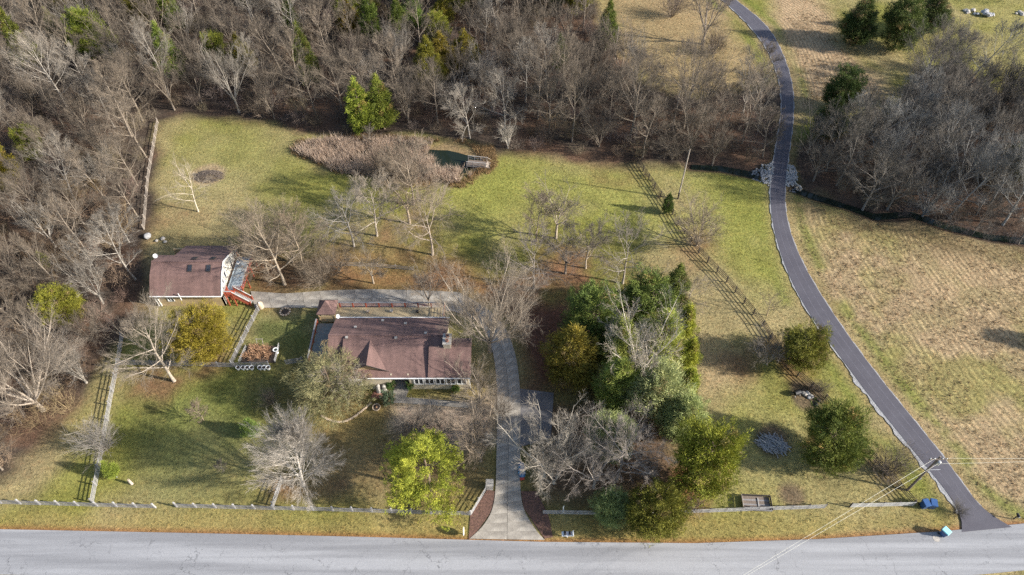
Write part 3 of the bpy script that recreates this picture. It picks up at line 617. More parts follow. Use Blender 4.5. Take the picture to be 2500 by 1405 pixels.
# ------------------------------------------------------------------ named trees and shrubs of the yards (surveyed bases)
GREY = (1, 1, 1); PALE = (1.55, 1.55, 1.5); BRN = (.78, .68, .56); WARM = (1.0, .86, .68); DIM = (.72, .68, .62)
def P(x, y): return at(x, y)
YARD = [
 ('multi1', 715, 640, 1.0, 1.0, (.9, .8, .66), 'bare_tree', 'tangled brown tree between the garage deck and the storm-broken tree'),
 ('round1', 655, 668, 0.98, 1.0, (.95, .84, .7), 'bare_tree', 'brown tree crowding the foot of the large tree by the garage'),
 ('round2', 1010, 500, 1.09, 1.0, (.9, .8, .68), 'bare_tree', 'brown haze-crowned tree between the pale-trunked tree and the cattails'),
 ('multi1', 830, 660, .6, 1.0, (.85, .74, .6), 'bare_tree', 'low brown tree at the garage end of the orange leaf bank'),
 # key, px, py, scale, sz, tint, name, label
 ('beech', 742, 1186, 1.0, 1.0, (1.6, 1.6, 1.6), 'bare_tree', 'broad pale grey tree with fine fanning twigs by the short fence spur'),
 ('big1', 425, 930, .98, 1.0, (1.1, 1.02, .92), 'bare_tree', 'tall bare tree leaning over the cross fence beside the golden evergreen'),
 ('sapling', 497, 1026, 1.0, 1.0, WARM, 'bare_sapling', 'small bare sapling alone in the shaded front lawn'),
 ('shrub1', 262, 1094, 1.15, 1.0, (1.3, 1.3, 1.3), 'bare_shrub', 'grey spreading leafless shrub straddling the side fence'),
 ('sapling', 547, 1150, .6, 1.0, DIM, 'bare_sapling', 'tiny leafless sapling on the front lawn near the pale grey tree'),
 ('big0', 1196, 858, .93, 1.0, (1.15, 1.05, .92), 'bare_tree', 'huge bare spreading tree beside the chimney and drive bend'),
 ('vase1', 1048, 748, .74, 1.0, (1.2, 1.08, .95), 'bare_tree', 'forked bare tree right behind the long rear deck'),
 ('multi0', 1174, 1125, 1.0, 1.0, (1.1, .95, .78), 'bare_tree', 'brown vine-tangled tree between the yellow-green pine and the drive'),
 ('multi1', 1172, 985, .85, 1.0, (1.1, 1.0, .88), 'bare_tree', 'brown many-stemmed tree off the house corner by the drive'),
 ('shrub0', 1010, 1060, 1.1, 1.0, (1.0, .94, .88), 'bare_shrub', 'twiggy grey shrub in the gravel bed before the front windows'),
 ('multi1', 1075, 1065, .62, 1.0, (.9, .84, .75), 'bare_shrub', 'tall thin leafless shrub on the leaf-strewn bed beside the front path'),
 ('vase0', 1328, 1165, 1.2, 1.05, (1.3, 1.28, 1.22), 'bare_tree', 'pale forked tree by the blue tarped bundle beside the drive'),
 ('multi0', 1352, 1180, .95, 1.1, (1.25, 1.22, 1.18), 'bare_tree', 'pale many-stemmed tree behind the roadside fence end at the drive'),
 ('vase2', 1450, 1190, .98, 1.0, (1.15, 1.1, 1.1), 'bare_tree', 'grey low-branched tree between the drive and the grey-green conifer'),
 ('big1', 1508, 1170, .92, 1.0, (1.15, 1.1, 1.1), 'bare_tree', 'grey dense-twigged tree leaning toward the tall olive cedar'),
 ('vase0', 1545, 945, 1.3, 1.1, (1.8, 1.75, 1.62), 'bare_tree', 'whitish bare tree rising out of the evergreen grove'),
 ('big1', 695, 695, 1.0, 1.0, (1.1, .98, .82), 'bare_tree', 'large bare tree at the drive end by the red garage deck'),
 ('round0', 745, 668, 1.09, 1.0, WARM, 'bare_tree', 'storm-broken brown tree beside the large tree by the garage'),
 ('multi1', 640, 640, .8, 1.0, (.85, .75, .62), 'bare_tree', 'low brown many-stemmed tree behind the red garage deck'),
 ('shrub1', 790, 690, 1.3, 1.0, (.8, .7, .58), 'bare_shrub', 'brown thicket at the edge of the rear concrete apron'),
 ('round1', 920, 576, 1.09, 1.05, (1.15, 1.08, .98), 'bare_tree', 'straight pale-trunked tree on the lawn between the cattails and the leaf bank'),
 ('orch0', 864, 602, 1.16, 1.0, GREY, 'bare_tree', 'dark-trunked tree on the garage side of the straight pale-trunked one'),
 ('orch1', 1000, 545, 1.26, 1.0, WARM, 'bare_tree', 'wide low brown tree at the cattail margin'),
 ('orch0', 1056, 622, 1.30, 1.0, (1.1, .98, .85), 'bare_tree', 'spreading bare tree behind the rear apron and its leaf-strewn bank'),
 ('orch1', 912, 692, 0.72, 1.0, (1.05, .95, .8), 'bare_tree', 'small bare fruit tree on the orange leaf litter'),
 ('sparse', 484, 517, 1.0, 1.0, (1.7, 1.6, 1.4), 'dead_tree', 'stark dead tree beside the cut brush heap in the meadow'),
 ('orch1', 1357, 582, 1.20, 1.05, (1.1, 1.02, .9), 'bare_tree', 'tall two-forked tree on the sunny meadow between the orchard trees and the pond dock'),
 ('orch0', 1303, 704, 1.12, 1.0, (1.05, .98, .95), 'bare_tree', 'flat-crowned orchard tree beside the dark leaf bed at the drive bend'),
 ('orch1', 1380, 668, 1.02, 1.0, (.95, .88, .82), 'bare_tree', 'gnarled low orchard tree between the two straighter ones'),
 ('round2', 1430, 655, 0.86, 1.0, (1.2, 1.1, .98), 'bare_tree', 'curly-branched pale orchard tree between the grove and the sunny meadow'),
 ('orch0', 1520, 692, 1.18, 1.05, (1.05, 1.0, .92), 'bare_tree', 'upright orchard tree standing alone nearest the dark evergreen'),
 ('round2', 1310, 590, 0.86, 1.0, BRN, 'bare_tree', 'brown twiggy tree behind the flat-crowned orchard tree'),
 ('multi1', 1700, 600, 1.0, 1.0, (.95, .85, .7), 'bare_tree', 'bushy bare tree growing through the dark plank fence'),
 ('shrub2', 945, 435, 1.5, 1.0, (.72, .62, .5), 'bare_shrub', 'dense brown willow bush among the cattails'),
 ('shrub0', 1000, 455, 1.3, 1.0, (.8, .7, .58), 'bare_shrub', 'low brown bush at the near edge of the cattails'),
 ('multi0', 1240, 362, .55, 1.0, PALE, 'bare_tree', 'pale drooping tree at the wood edge beyond the pond dock'),
 ('sapling', 905, 352, 1.0, 1.0, DIM, 'bare_sapling', 'thin dark sapling at the far rim of the cattails'),
 ('orch0', 1672, 760, 0.73, 1.0, (1.15, 1.05, .92), 'bare_tree', 'thin pale tree beside the evergreen grove and dark fence'),
 ('multi1', 1872, 890, .72, 1.0, (1.1, 1.05, 1.0), 'bare_tree', 'grey twiggy tree hugging the olive cedar at the plank fence'),
 ('sparse', 1872, 770, .6, 1.0, BRN, 'bare_tree', 'thin dark tree in the meadow strip beside the olive plank-fence cedar'),
 ('shrub2', 2165, 1160, 1.15, 1.0, (.62, .55, .5), 'bare_shrub', 'purple-brown shrub overgrowing the plank fence near the wired pole'),
 ('shrub0', 1998, 955, .5, 1.0, (.8, .75, .7), 'bare_shrub', 'small grey shrub on the lane side of the plank fence'),
 ('shrub1', 2330, 1252, .42, 1.0, (.5, .48, .4), 'bare_shrub', 'dark scrubby tuft beside the lane mouth gravel'),
 ('shrub1', 665, 985, .6, 1.0, (.75, .68, .6), 'bare_shrub', 'small dim shrub in the shade between the layered hemlock and the garden bed'),
 ('multi0', 850, 985, .75, 1.0, (1.5, 1.45, 1.4), 'bare_tree', 'grey bare tree tangled in the layered hemlock'),
 ('vase2', 1715, 108, 1.35, 1.0, (.75, .68, .62), 'bare_tree', 'dark round-crowned tree in the wood clearing beside the lane'),
 ('shrub1', 1640, 40, 1.3, 1.0, (.72, .62, .58), 'bare_shrub', 'brown thicket in the wood clearing beyond the dark round tree'),
 ('shrub2', 1740, 130, 1.1, 1.0, (.75, .62, .55), 'bare_shrub', 'brown briar clump at the foot of the dark round tree'),
 ('shrub2', 1690, 1240, .6, 1.0, (1.1, 1.0, .95), 'bare_shrub', 'pale bramble at the roadside fence by the tall olive cedar'),
 ('big0', 105, 1002, .95, 1.0, (1.25, 1.15, 1.05), 'bare_tree', 'tall pale double-trunked tree at the road end of the garage thicket'),
 ('shrub1', 1225, 1010, .8, 1.0, (1.0, .9, .8), 'bare_shrub', 'grey brush hanging over the drive beside the house corner'),
]
for key, x, y, s, sz, tint, nm, lab in YARD:
    plant(nm, key, P(x, y), lab, 'shrub' if 'shrub' in nm else 'tree', s, None, tint, None, (0, 0), sz)
EVER = [
 ('gold', 515, 866, 1.0, 1.0, (1, 1, 1), 'golden_evergreen', 'rounded golden-yellow evergreen beside the garage stairs'),
 ('hemlock', 822, 985, 1.0, 1.0, (1, 1, 1), 'hemlock_tree', 'layered green hemlock covering the gable corner of the house front'),
 ('pine', 1052, 1196, 1.0, 1.0, (1, 1, 1), 'pine_tree', 'open yellow-green pine behind the roadside fence on the house side of the drive'),
 ('goldcone', 1392, 915, 1.38, .9, (1, 1, 1), 'cedar_tree', 'golden-tipped cedar at the drive side of the evergreen grove'),
 ('dark0', 1440, 835, 1.2, .95, (1.9, 1.9, 1.5), 'cedar_tree', 'dark green cedar behind the golden-tipped one in the evergreen grove'),
 ('dark0', 1575, 795, 1.2, .95, (1.7, 1.7, 1.3), 'cedar_tree', 'blackish green cedar at the back of the evergreen grove'),
 ('cedar1', 1632, 768, 1.25, .95, (1, 1, 1), 'cedar_tree', 'tall pointed cedar where the evergreen grove meets the plank-fence meadow'),
 ('lime', 1662, 830, .95, 1.0, (1, 1, 1), 'evergreen_shrub', 'lime-green upright evergreen on the sunlit meadow flank of the grove'),
 ('lime', 1672, 900, .85, 1.0, (1, 1, .9), 'evergreen_shrub', 'bright yellow-green evergreen between the two lime ones on the grove flank'),
 ('lime', 1668, 975, .9, 1.0, (.95, 1, .95), 'evergreen_shrub', 'lime evergreen on the grove flank beside the bare straw patch'),
 ('grove0', 1500, 900, 1.2, 1.0, (1.22, 1.22, 1.22), 'evergreen_tree', 'mid-green evergreen between the golden cedar and the whitish bare tree'),
 ('grove0', 1600, 885, 1.25, 1.0, (1.34, 1.34, 1.22), 'evergreen_tree', 'light green evergreen directly behind the whitish bare tree'),
 ('grove0', 1500, 990, 1.15, 1.0, (1.16, 1.22, 1.10), 'evergreen_tree', 'deep green evergreen at the drive side under the golden cedar'),
 ('grove1', 1590, 1010, 1.25, 1.0, (1.22, 1.22, 1.22), 'evergreen_tree', 'grey-green evergreen on the road side of the whitish bare tree'),
 ('grove1', 1655, 1060, 1.0, 1.0, (1.16, 1.22, 1.10), 'evergreen_tree', 'sage-green evergreen just behind the tall olive cedar'),
 ('grove1', 1480, 1105, 1.0, 1.0, (1.10, 1.16, 1.04), 'evergreen_tree', 'pale green evergreen among the grey trees across the drive from the house'),
 ('olive0', 1698, 1195, 1.2, 1.45, (1.15, 1.25, .95), 'cedar_tree', 'tall olive cedar at the road corner of the grove'),
 ('olive1', 1590, 1278, 1.05, .95, (.85, .85, .8), 'cedar_tree', 'broad dark olive cedar spilling over the roadside fence'),
 ('grove1', 1487, 1262, .75, 1.0, (0.92, 1.04, 0.92), 'evergreen_tree', 'narrow grey-green conifer growing through the roadside fence'),
 ('olive0', 1945, 888, 1.02, .9, (1, 1, 1), 'cedar_tree', 'olive-yellow cedar on the plank fence beside the lane'),
 ('dark0', 2005, 1118, 1.08, 1.0, (1.7, 1.55, 1.0), 'cedar_tree', 'dark cedar with a crooked trunk beside the log heap'),
 ('cedar0', 1626, 521, .5, 1.0, (.6, .75, .75), 'cedar_tree', 'small dark cedar at the plank fence by the leaning bare pole'),
 ('lime', 285, 1165, .5, 1.0, (.65, .75, .8), 'evergreen_shrub', 'low green bush beside the side fence in the front lawn'),
 ('olive1', 172, 785, .85, .9, (1.25, 1.25, 1.1), 'evergreen_tree', 'yellow-green evergreen standing in the garage thicket'),
 ('lime', 120, 655, .45, 1.0, (.9, .9, .9), 'evergreen_shrub', 'small yellow-green evergreen deep in the garage thicket'),
 ('dark0', 2578, 848, .5, 1.0, (1.4, 1.4, 1.2), 'cedar_tree', 'cedar in the hayfield whose shadow falls on the mown rows'),
 ('cedar1', 432, 195, 1.35, 1.0, (1.1, 1.2, 1.0), 'cedar_tree', 'tall narrow green cedar alone in the woodland beyond the dead meadow tree'),
 ('olive0', 535, 160, .75, 1.1, (1, 1.1, 1), 'cedar_tree', 'olive cedar beside the tall narrow green cedar'),
 ('cedar0', 888, 325, 1.4, .9, (1.6, 1.6, 1.0), 'cedar_tree', 'bright green cedar at the wood edge behind the cattails'),
 ('cedar1', 938, 315, 1.4, .9, (1.3, 1.25, .9), 'cedar_tree', 'olive twin cedar touching the bright one behind the cattails'),
 ('olive1', 28, 470, 1.1, 1.3, (1.25, 1.05, .8), 'cedar_tree', 'orange-tinged cedar in the woodland beyond the tan meadow fence'),
 ('olive0', 92, 388, .75, 1.0, (.95, 1.05, .9), 'cedar_tree', 'olive cedar next to the orange-tinged one'),
 ('cedar0', 1010, 75, 1.25, 1.0, (.9, 1.1, 1), 'cedar_tree', 'green cedar at the back of the woodland behind the bright twin cedars'),
 ('dark1', 2075, 108, 1.5, .8, (1.2, 1.2, 1.1), 'cedar_tree', 'massive dark cedar at the lane end of the three-cedar clump'),
 ('dark0', 2180, 122, 1.2, 1.05, (1.2, 1.2, 1.0), 'cedar_tree', 'dark cedar in the middle of the three-cedar clump'),
 ('dark1', 2255, 85, 1.45, .75, (1.1, 1.1, 1.1), 'cedar_tree', 'dark cedar at the rubble end of the three-cedar clump'),
 ('dark1', 2012, 335, 1.05, .9, (1.0, 1.05, 1.0), 'cedar_tree', 'dark cedar beside the shaded stretch of the lane'),
 ('dark0', 2040, 272, .95, 1.1, (1.0, 1.1, 1.0), 'cedar_tree', 'dark cedar with a round head behind the shaded lane cedar'),
 ('box', 955, 950, 1.0, 1.0, (1, 1, 1), 'boxwood_shrub', 'clipped round boxwood between the entry stones and the front door'),
 ('box', 1003, 948, .9, 1.0, (1, 1, 1), 'boxwood_shrub', 'clipped round boxwood under the first front window'),
 ('holly', 949, 985, 1.05, 1.0, (1, 1, 1), 'holly_shrub', 'glossy dark holly beside the brick patio'),
 ('box', 1112, 958, .8, 1.0, (1.3, 1.2, .9), 'boxwood_shrub', 'olive foundation shrub under the last front windows'),
 ('grove0', 620, 1060, .42, 1.0, (0.73, 0.92, 0.85), 'evergreen_shrub', 'dark green bush in the shade behind the broad pale grey tree'),
]
for key, x, y, s, sz, tint, nm, lab in EVER:
    plant(nm, key, P(x, y), lab, 'shrub' if 'shrub' in nm else 'tree', s, None, tint, None, (0, 0), sz, twig=tint, parts=EV)
# trunks keep the bark colour
for o in bpy.data.objects:
    if o.name.startswith('trunk') and o.parent and 'tree' in o.parent.name and any(c.name.startswith('foliage') for c in o.parent.children): o.color = (.7, .55, .45, 1)
# ------------------------------------------------------------------ woodland
def poisson(poly, dmin, seed, tries=9000, avoid=()):
    rg = random.Random(seed); xs = [p[0] for p in poly]; ys = [p[1] for p in poly]; out = list(avoid); n0 = len(out); cand = []
    bx = (max(min(xs), -135), min(max(xs), 135)); by = (max(min(ys), 20), min(max(ys), 178))
    P_ = np.array([(rg.uniform(*bx), rg.uniform(*by)) for _ in range(tries)]); I = sdf(P_[:, 0], P_[:, 1], poly) < -.8
    grid = {}
    for x, y in out: grid.setdefault((int(x//dmin), int(y//dmin)), []).append((x, y))
    res = []
    for x, y in P_[I]:
        k = (int(x//dmin), int(y//dmin)); bad = False
        for i in (-1, 0, 1):
            for j in (-1, 0, 1):
                for a, b in grid.get((k[0]+i, k[1]+j), ()):
                    if (a-x)**2+(b-y)**2 < dmin*dmin: bad = True
        if not bad: grid.setdefault(k, []).append((x, y)); res.append((x, y))
    return res
used = [tuple(at(e[1], e[2]))[:2] for e in YARD+EVER]
rg = random.Random(11)
def in_view(x, y, h, m=60):
    a = pr(x, y, 0); b = pr(x, y, h); return (-m < a[0] < 2500+m and -m < a[1] < 1405+m) or (-m < b[0] < 2500+m and -m < b[1] < 1405+m)
def zone_of(x, y, wood, left):
    if left: return 'in the thicket beside the garage' if y > 66 else 'in the thicket outside the side fence'
    if wood is WOOD_R: return 'across the lane close to the creek' if y < 104 else ('across the lane near the three-cedar clump' if y > 118 else 'in mid-wood across the lane')
    z = 'behind the tan meadow fence' if x < -62 else ('beyond the dead meadow tree' if x < -36 else ('behind the cattail pond' if x < 0 else 'between pond dock and lane'))
    return ('deep in the wood ' if y > 143 else '')+z
n_wood = 0
for wood, dmin, seed in ((WOOD_B, 4.9, 3), (WOOD_R, 4.0, 4)):
    for x, y in poisson(wood, dmin, seed, 9000, used):
        if not in_view(x, y, 13): continue
        if min((Vector((x, y, 0))-p).length for p in lane_l[::4]+lane_r[::4]) < 3.0: continue
        left = x < -47 and y < 100
        r = rg.random()
        if wood is WOOD_B and (-110 < x < 30) and y > 128 and r < (.3 if x > -60 else .15) or (y > 128 or wood is WOOD_R) and r < .05:
            k = rg.choice(('cedar0', 'cedar1', 'olive0', 'olive1', 'goldcone')); b = rg.uniform(.75, 1.25)
            lab = {'c': 'green pointed', 'o': 'olive rounded', 'g': 'golden-tipped'}[k[0]]+' cedar among bare trees '+zone_of(x, y, wood, left)
            plant('cedar_tree', k, (x, y), lab, 'tree', rg.uniform(.8, 1.3), None, (b*rg.uniform(.9, 1.25), b*1.1, b*.9),
                  lab, sz=rg.uniform(.9, 1.3), parts=EV); continue
        key = rg.choice(('wood0', 'wood1', 'wood2', 'wood3', 'wood4', 'round0', 'round1', 'vase0', 'vase1', 'vase2', 'multi0', 'multi1', 'big1'))
        pale = rg.random() < .24; b = rg.uniform(.75, 1.15)
        tint = (b*1.1, b*1.08, b*1.04) if pale else (b*.72, b*.645, b*.56)
        if wood is WOOD_R: tint = tuple(c*k for c, k in zip(tint, (.86, .93, 1.02)))
        s = rg.uniform(.68, 1.12) if not left else rg.uniform(.6, 1.0)
        form = {'w': 'tall straight', 'r': 'round-crowned', 'v': 'forked', 'm': 'many-stemmed', 'b': 'stout'}[key[0]]; bark = 'pale-barked' if pale else ('dull brown' if b < .92 else 'warm brown'); size = 'small ' if s < .8 else ('big ' if s > .98 else '')
        zone = zone_of(x, y, wood, left)
        lab = size+form+' '+bark+' bare tree '+zone; tw = tuple(c*.9 for c in tint)
        plant('woodland_tree', key, (x, y), lab, 'tree', s, None, tint, lab, (rg.uniform(-.07, .07), rg.uniform(-.07, .07)), rg.uniform(.9, 1.15), tw)
        n_wood += 1
print('woodland trees', n_wood)
# brush under the trees: uncountable twig thicket, one object per wood
def twig_proto(seed, H, Rc, stems, kids):
    g = np.random.RandomState(seed); V = []; 
    for s in range(stems):
        a = g.rand()*6.28; sp = g.rand()*Rc/H*1.1; d = np.array((math.cos(a)*sp, math.sin(a)*sp, 1)); d /= np.linalg.norm(d); L = H*(.6+.5*g.rand()); p0 = np.array((math.cos(a), math.sin(a), 0))*g.rand()*Rc*.35
        def rib(p, d, L, w_):
            sd_ = np.cross(d, g.randn(3)); sd_ /= np.linalg.norm(sd_)+1e-9; V.extend([p-sd_*w_, p+sd_*w_, p+d*L])
        rib(p0, d, L, .022)
        for k in range(kids):
            t = .2+.75*g.rand(); dd = d+g.randn(3)*.55; dd /= np.linalg.norm(dd); q = p0+d*L*t; l2 = L*(.55-.3*t)*(.6+.7*g.rand()); rib(q, dd, l2, .015)
            for j in range(3):
                d3 = dd+g.randn(3)*.6; d3 /= np.linalg.norm(d3); rib(q+dd*l2*g.rand(), d3, l2*.5, .011)
    return np.array(V)
BR = [twig_proto(400+i, 3.0, 2.1, 24, 9) for i in range(4)]
def brush(name, spots, label, tone, smin=.55, smax=1.75, hz=1.):
    g = np.random.RandomState(len(spots)); VV = []; CC = []
    for x, y in spots:
        v = BR[g.randint(4)]; a = g.rand()*6.28; s = smin+(smax-smin)*g.rand(); ca, sa = math.cos(a)*s, math.sin(a)*s
        VV.append(np.stack([v[:, 0]*ca-v[:, 1]*sa+x, v[:, 0]*sa+v[:, 1]*ca+y, v[:, 2]*s*hz+float(ground_z(x, y))-.05], 1))
        c = np.array(tone)*(.65+.7*g.rand())*np.array((1, .9+.14*g.rand(), .8+.3*g.rand())); cc = np.repeat(c[None], len(v)//3, 0)*(.7+.6*g.rand(len(v)//3, 1)); CC.append(np.repeat(cc, 3, 0))
    V = np.concatenate(VV); me = np_mesh(name, V, np.arange(len(V)).reshape(-1, 3), M['brush'], np.concatenate(CC)); return tag(put(name, me), label, 'brush', None, 'stuff')
def lane_ok(p, d=2.6): return min((Vector((p[0], p[1], 0))-q).length for q in lane_l[::4]+lane_r[::4]) > d
sp = [p for p in poisson(WOOD_B, 3.3, 21) if in_view(p[0], p[1], 3) and lane_ok(p)]
lefts = [p for p in sp if p[0] < -47 and p[1] < 100]; backs = [p for p in sp if not (p[0] < -47 and p[1] < 100)]
brush('woodland_brush', backs, 'brown twig thicket filling the floor of the big woodland', (.145, .115, .088))
brush('thicket_brush', lefts, 'russet twig thicket beside the garage and side fence', (.20, .145, .10))
brush('woodland_brush', [p for p in poisson(WOOD_R, 3.0, 22) if in_view(p[0], p[1], 3) and lane_ok(p)], 'dark twig thicket filling the wood across the lane', (.135, .117, .10))
g_ = random.Random(77); fl_ = []
for a, b, n_ in (((1556, 400), (1620, 492), 9), ((1690, 600), (1650, 545), 5), ((1856, 790), (1928, 902), 8), ((1960, 935), (2022, 985), 5), ((2095, 1085), (2190, 1190), 9)):
    for k in range(n_): p_ = at(*a).lerp(at(*b), (k+g_.random())/n_); fl_.append((p_.x+g_.uniform(-.8, .6), p_.y+g_.uniform(-.5, .5)))
brush('fence_brush', fl_, 'brown brush grown up along the plank fence', (.15, .12, .09), .18, .42)
# ------------------------------------------------------------------ house
def window(parent, x0, x1, y, z0, z1, face='y', name='window', bars=1):
    """framed window standing on a wall plane; face 'y': looks towards -y, 'x': looks towards +x"""
    mb = MB(); t = .13
    def bx(a0, a1, b0, b1, d0, d1):
        if face == 'y': mb.box(a0, a1, y-d1, y-d0, b0, b1)
        else: mb.box(y+d0, y+d1, a0, a1, b0, b1)
    bx(x0, x1, z0, z0+t, 0, .09); bx(x0, x1, z1-t, z1, 0, .09); bx(x0, x0+t, z0+t, z1-t, 0, .088); bx(x1-t, x1, z0+t, z1-t, 0, .088)
    for k in range(1, bars+1):
        c = x0+(x1-x0)*k/(bars+1); bx(c-t*.45, c+t*.45, z0+t, z1-t, 0, .086)
    f = mb.build(name, M['white'], parent)
    mb = MB(); bx(x0+t*.5, x1-t*.5, z0+t*.5, z1-t*.5, .004, .03); mb.build('pane', M['glass'], f)
    return f
hs = thing('ranch_house', 'long low ranch house with red-brown shingle roof, rear deck and front window band', 'house')
WY, EY = 54.70, 54.6
zf = lambda y: 3.1+(y-EY)/3.0           # main front slope
RY, RZ = 60.6, 5.1; BY, BZ = 65.4, 3.0
# walls
mb = MB()
mb.box(-24.2, -17.2, WY, WY+.25, 0, 3.0); mb.box(-14.6, -6.2, WY, WY+.25, 0, 3.05); mb.box(-17.2, -14.6, 56.6, 56.8, 0, 3.6)
mb.box(-17.2, -17.0, WY+.25, 56.6, 0, 3.3); mb.box(-14.8, -14.6, WY+.25, 56.6, 0, 3.3)
mb.box(-26.2, -9.7, 65.0, 65.2, 0, 2.95); mb.box(-26.2, -26.0, 57.8, 65.0, 0, 3.0); mb.box(-26.0, -24.2, 57.8, 58.0, 0, 3.0); mb.box(-24.25, -24.05, 55.1, 57.8, 0, 3.05)
mb.box(-6.4, -6.2, 55.1, 60.4, 0, 3.2); mb.box(-9.7, -6.4, 60.2, 60.4, 0, 3.9); mb.box(-9.9, -9.7, 60.4, 65.0, 0, 3.0)
mb.poly([(-9.7, 60.4, 3), (-9.7, 65.2, 2.95), (-9.7, RY, RZ-.15)]); mb.poly([(-26.2, 57.8, 3), (-26.2, 65.2, 2.95), (-26.2, RY, RZ-.15)][::-1])
mb.build('wall', M['cream'], hs)
# roofs
rf = MB()
rf.slab([(-24.3, EY, 3.1), (-11.9, EY, 3.1), (-11.9, RY, RZ), (-24.3, RY, RZ)], .12)
rf.slab([(-11.9, 58.0, zf(58.0)), (-9.4, 58.0, zf(58.0)), (-9.4, RY, RZ), (-11.9, RY, RZ)], .12)
rf.slab([(-26.5, RY, RZ), (-9.4, RY, RZ), (-9.4, BY, BZ), (-26.5, BY, BZ)], .12)
rf.slab([(-26.5, 57.4, 2.98), (-24.32, 57.4, 2.98), (-24.32, RY-.01, RZ-.01), (-26.5, RY-.01, RZ-.01)], .12)
rfo = rf.build('roof', M['roof'], hs)
wg = MB()
wg.slab([(-11.85, EY-.02, 3.3), (-5.8, EY-.02, 3.3), (-5.8, 58.6, 4.95), (-11.85, 58.6, 4.95)], .14)
wg.slab([(-11.85, 58.6, 4.95), (-5.8, 58.6, 4.95), (-5.8, 60.9, 3.95), (-11.85, 60.9, 3.95)], .14)
wg.poly([(-11.85, EY, 3.16), (-11.85, 58.6, 4.8), (-11.85, 58.6, 4.35), (-11.85, EY, 3.0)])
wg.build('wing_roof', M['roof'], hs)
mb = MB(); mb.poly([(-6.2, 55.1, 3.2), (-6.2, 60.4, 3.9), (-6.2, 58.6, 4.8)]); mb.build('gable_wall', M['cream'], hs)
MB().beam((-26.5, RY, RZ+.02), (-9.4, RY, RZ+.02), .3, .06).build('ridge_cap', M['roof'], rfo)
gb = MB()
GZ0, GX0, GF, GB = 4.9, -20.4, 55.55, 60.0
gb.slab([(GX0, GF, GZ0), (-16.8, GF, 2.9), (-16.8, GB, 2.9), (GX0, GB, GZ0)], .12)
gb.slab([(-24.0, GF, 2.9), (GX0, GF, GZ0), (GX0, GB, GZ0), (-24.0, GB, 2.9)], .12)
gb.build('gable_roof', M['roof'], hs)
mb = MB(); mb.hexa([(-23.6, 55.75, 3.05), (-17.2, 55.75, 3.05), (GX0, 55.75, 4.74)], [(-23.6, 55.95, 3.05), (-17.2, 55.95, 3.05), (GX0, 55.95, 4.74)]); mb.build('gable_front', M['tanwall'], hs)
mb = MB(); mb.beam((-16.7, GF-.04, 2.96), (GX0, GF-.04, GZ0-.04), .08, .16); mb.beam((-24.1, GF-.04, 2.96), (GX0, GF-.04, GZ0-.04), .08, .16); mb.build('barge_board', M['dark_wood'], hs)
g = MB().beam((-20.5, EY-.07, 3.02), (-5.8, EY-.07, 3.06), .13, .13).build('gutter', M['white'], hs)
MB().beam((-26.5, BY+.07, 2.93), (-9.4, BY+.07, 2.93), .12, .12).build('gutter', M['white'], hs)
MB().beam((-6.05, EY+.12, 3.0), (-6.0, EY+.18, .1), .1, .1).build('downpipe', M['white'], hs)
for k in range(5):
    x0 = -13.95+k*1.52; window(hs, x0, x0+1.4, WY, 1.35, 2.95)
window(hs, -23.0, -21.4, WY, 1.2, 2.5)
mb = MB(); mb.box(-16.4, -15.45, 56.5, 56.6, 0.02, 2.1); d = mb.build('front_door', M['brick'], hs); MB().cyl((-15.6, 56.46, 1.05), (-15.6, 56.5, 1.05), .04).build('handle', M['grey_metal'], d)
MB().box(-17.0, -14.8, 54.6, 56.6, .0, .14).build('door_step', M['conc'], hs)
for x in (-19.1, -18.3): MB().lathe([(0, 0), (.42, .0), (.36, .9), (.25, 1.6), (0, 1.75)], 9, (x, 54.3, 0)).build('entry_stone', M['stone'], hs)
for x, y in ((-23.0, 62.6), (-15.8, 63.6), (-23.8, 60.2), (-16.7, 60.15), (-19.3, 64.4), (-12.5, 61.0)):
    z = RZ-abs(y-RY)*(.4375 if y > RY else .333)
    v = MB().box(x-.16, x+.16, y-.14, y+.14, z-.05, z+.18).build('roof_vent', M['stone'], rfo); MB().box(x-.2, x+.2, y-.18, y+.18, z+.18, z+.22).build('vent_cap', M['stone'], v)
ch = MB().box(-9.75, -8.7, 58.4, 60.1, 0, 5.9).build('chimney', M['chimney'], hs)
MB().box(-9.85, -8.6, 58.3, 60.2, 5.9, 6.05).build('chimney_cap', M['stone'], ch)
for y in (58.85, 59.65): MB().lathe([(.24, 0), (.24, .35), (.17, .35), (.17, .1)], 10, (-9.2, y, 6.05)).build('flue', M['brick'], ch)
MB().lathe([(.02, 0), (.35, .1), (.38, .16)], 10, (-8.5, 57.6, 3.9)).build('propane_dish', M['white'], hs)
# rear deck, side deck, rails
DZ = 1.4
dk = thing('rear_deck', 'long tan plank deck with red posts and grey rail behind the house', 'deck', (-27, 65.5, 0))
o3 = Vector((-27, 65.5, 0))
def local(root, p): return (p[0]-root.location.x, p[1]-root.location.y, p[2]-root.location.z)
pl = MB().box(-8.2, 8.2, -.085, .085, -.02, .02).mesh('plank', M['deck_wood'])
for k in range(17): put('plank', pl, dk, (8.35, .12+k*.182, DZ))
fr = MB(); fr.box(.2, 16.5, .05, .12, DZ-.3, DZ-.03); fr.box(.2, 16.5, 3.08, 3.16, DZ-.3, DZ-.03); fr.build('joist_frame', M['deck_wood'], dk)
post = MB().box(-.09, .09, -.09, .09, 0, DZ+1.12).mesh('post', M['red_wood'])
for k in range(9): put('post', post, dk, (.3+k*2.02, 3.2, 0))
put('post', post, dk, (16.46, .3, 0)); put('post', post, dk, (16.46, 1.75, 0))
MB().box(.2, 16.6, 3.1, 3.3, DZ+1.12, DZ+1.18).build('top_rail', M['grey_wood'], dk)
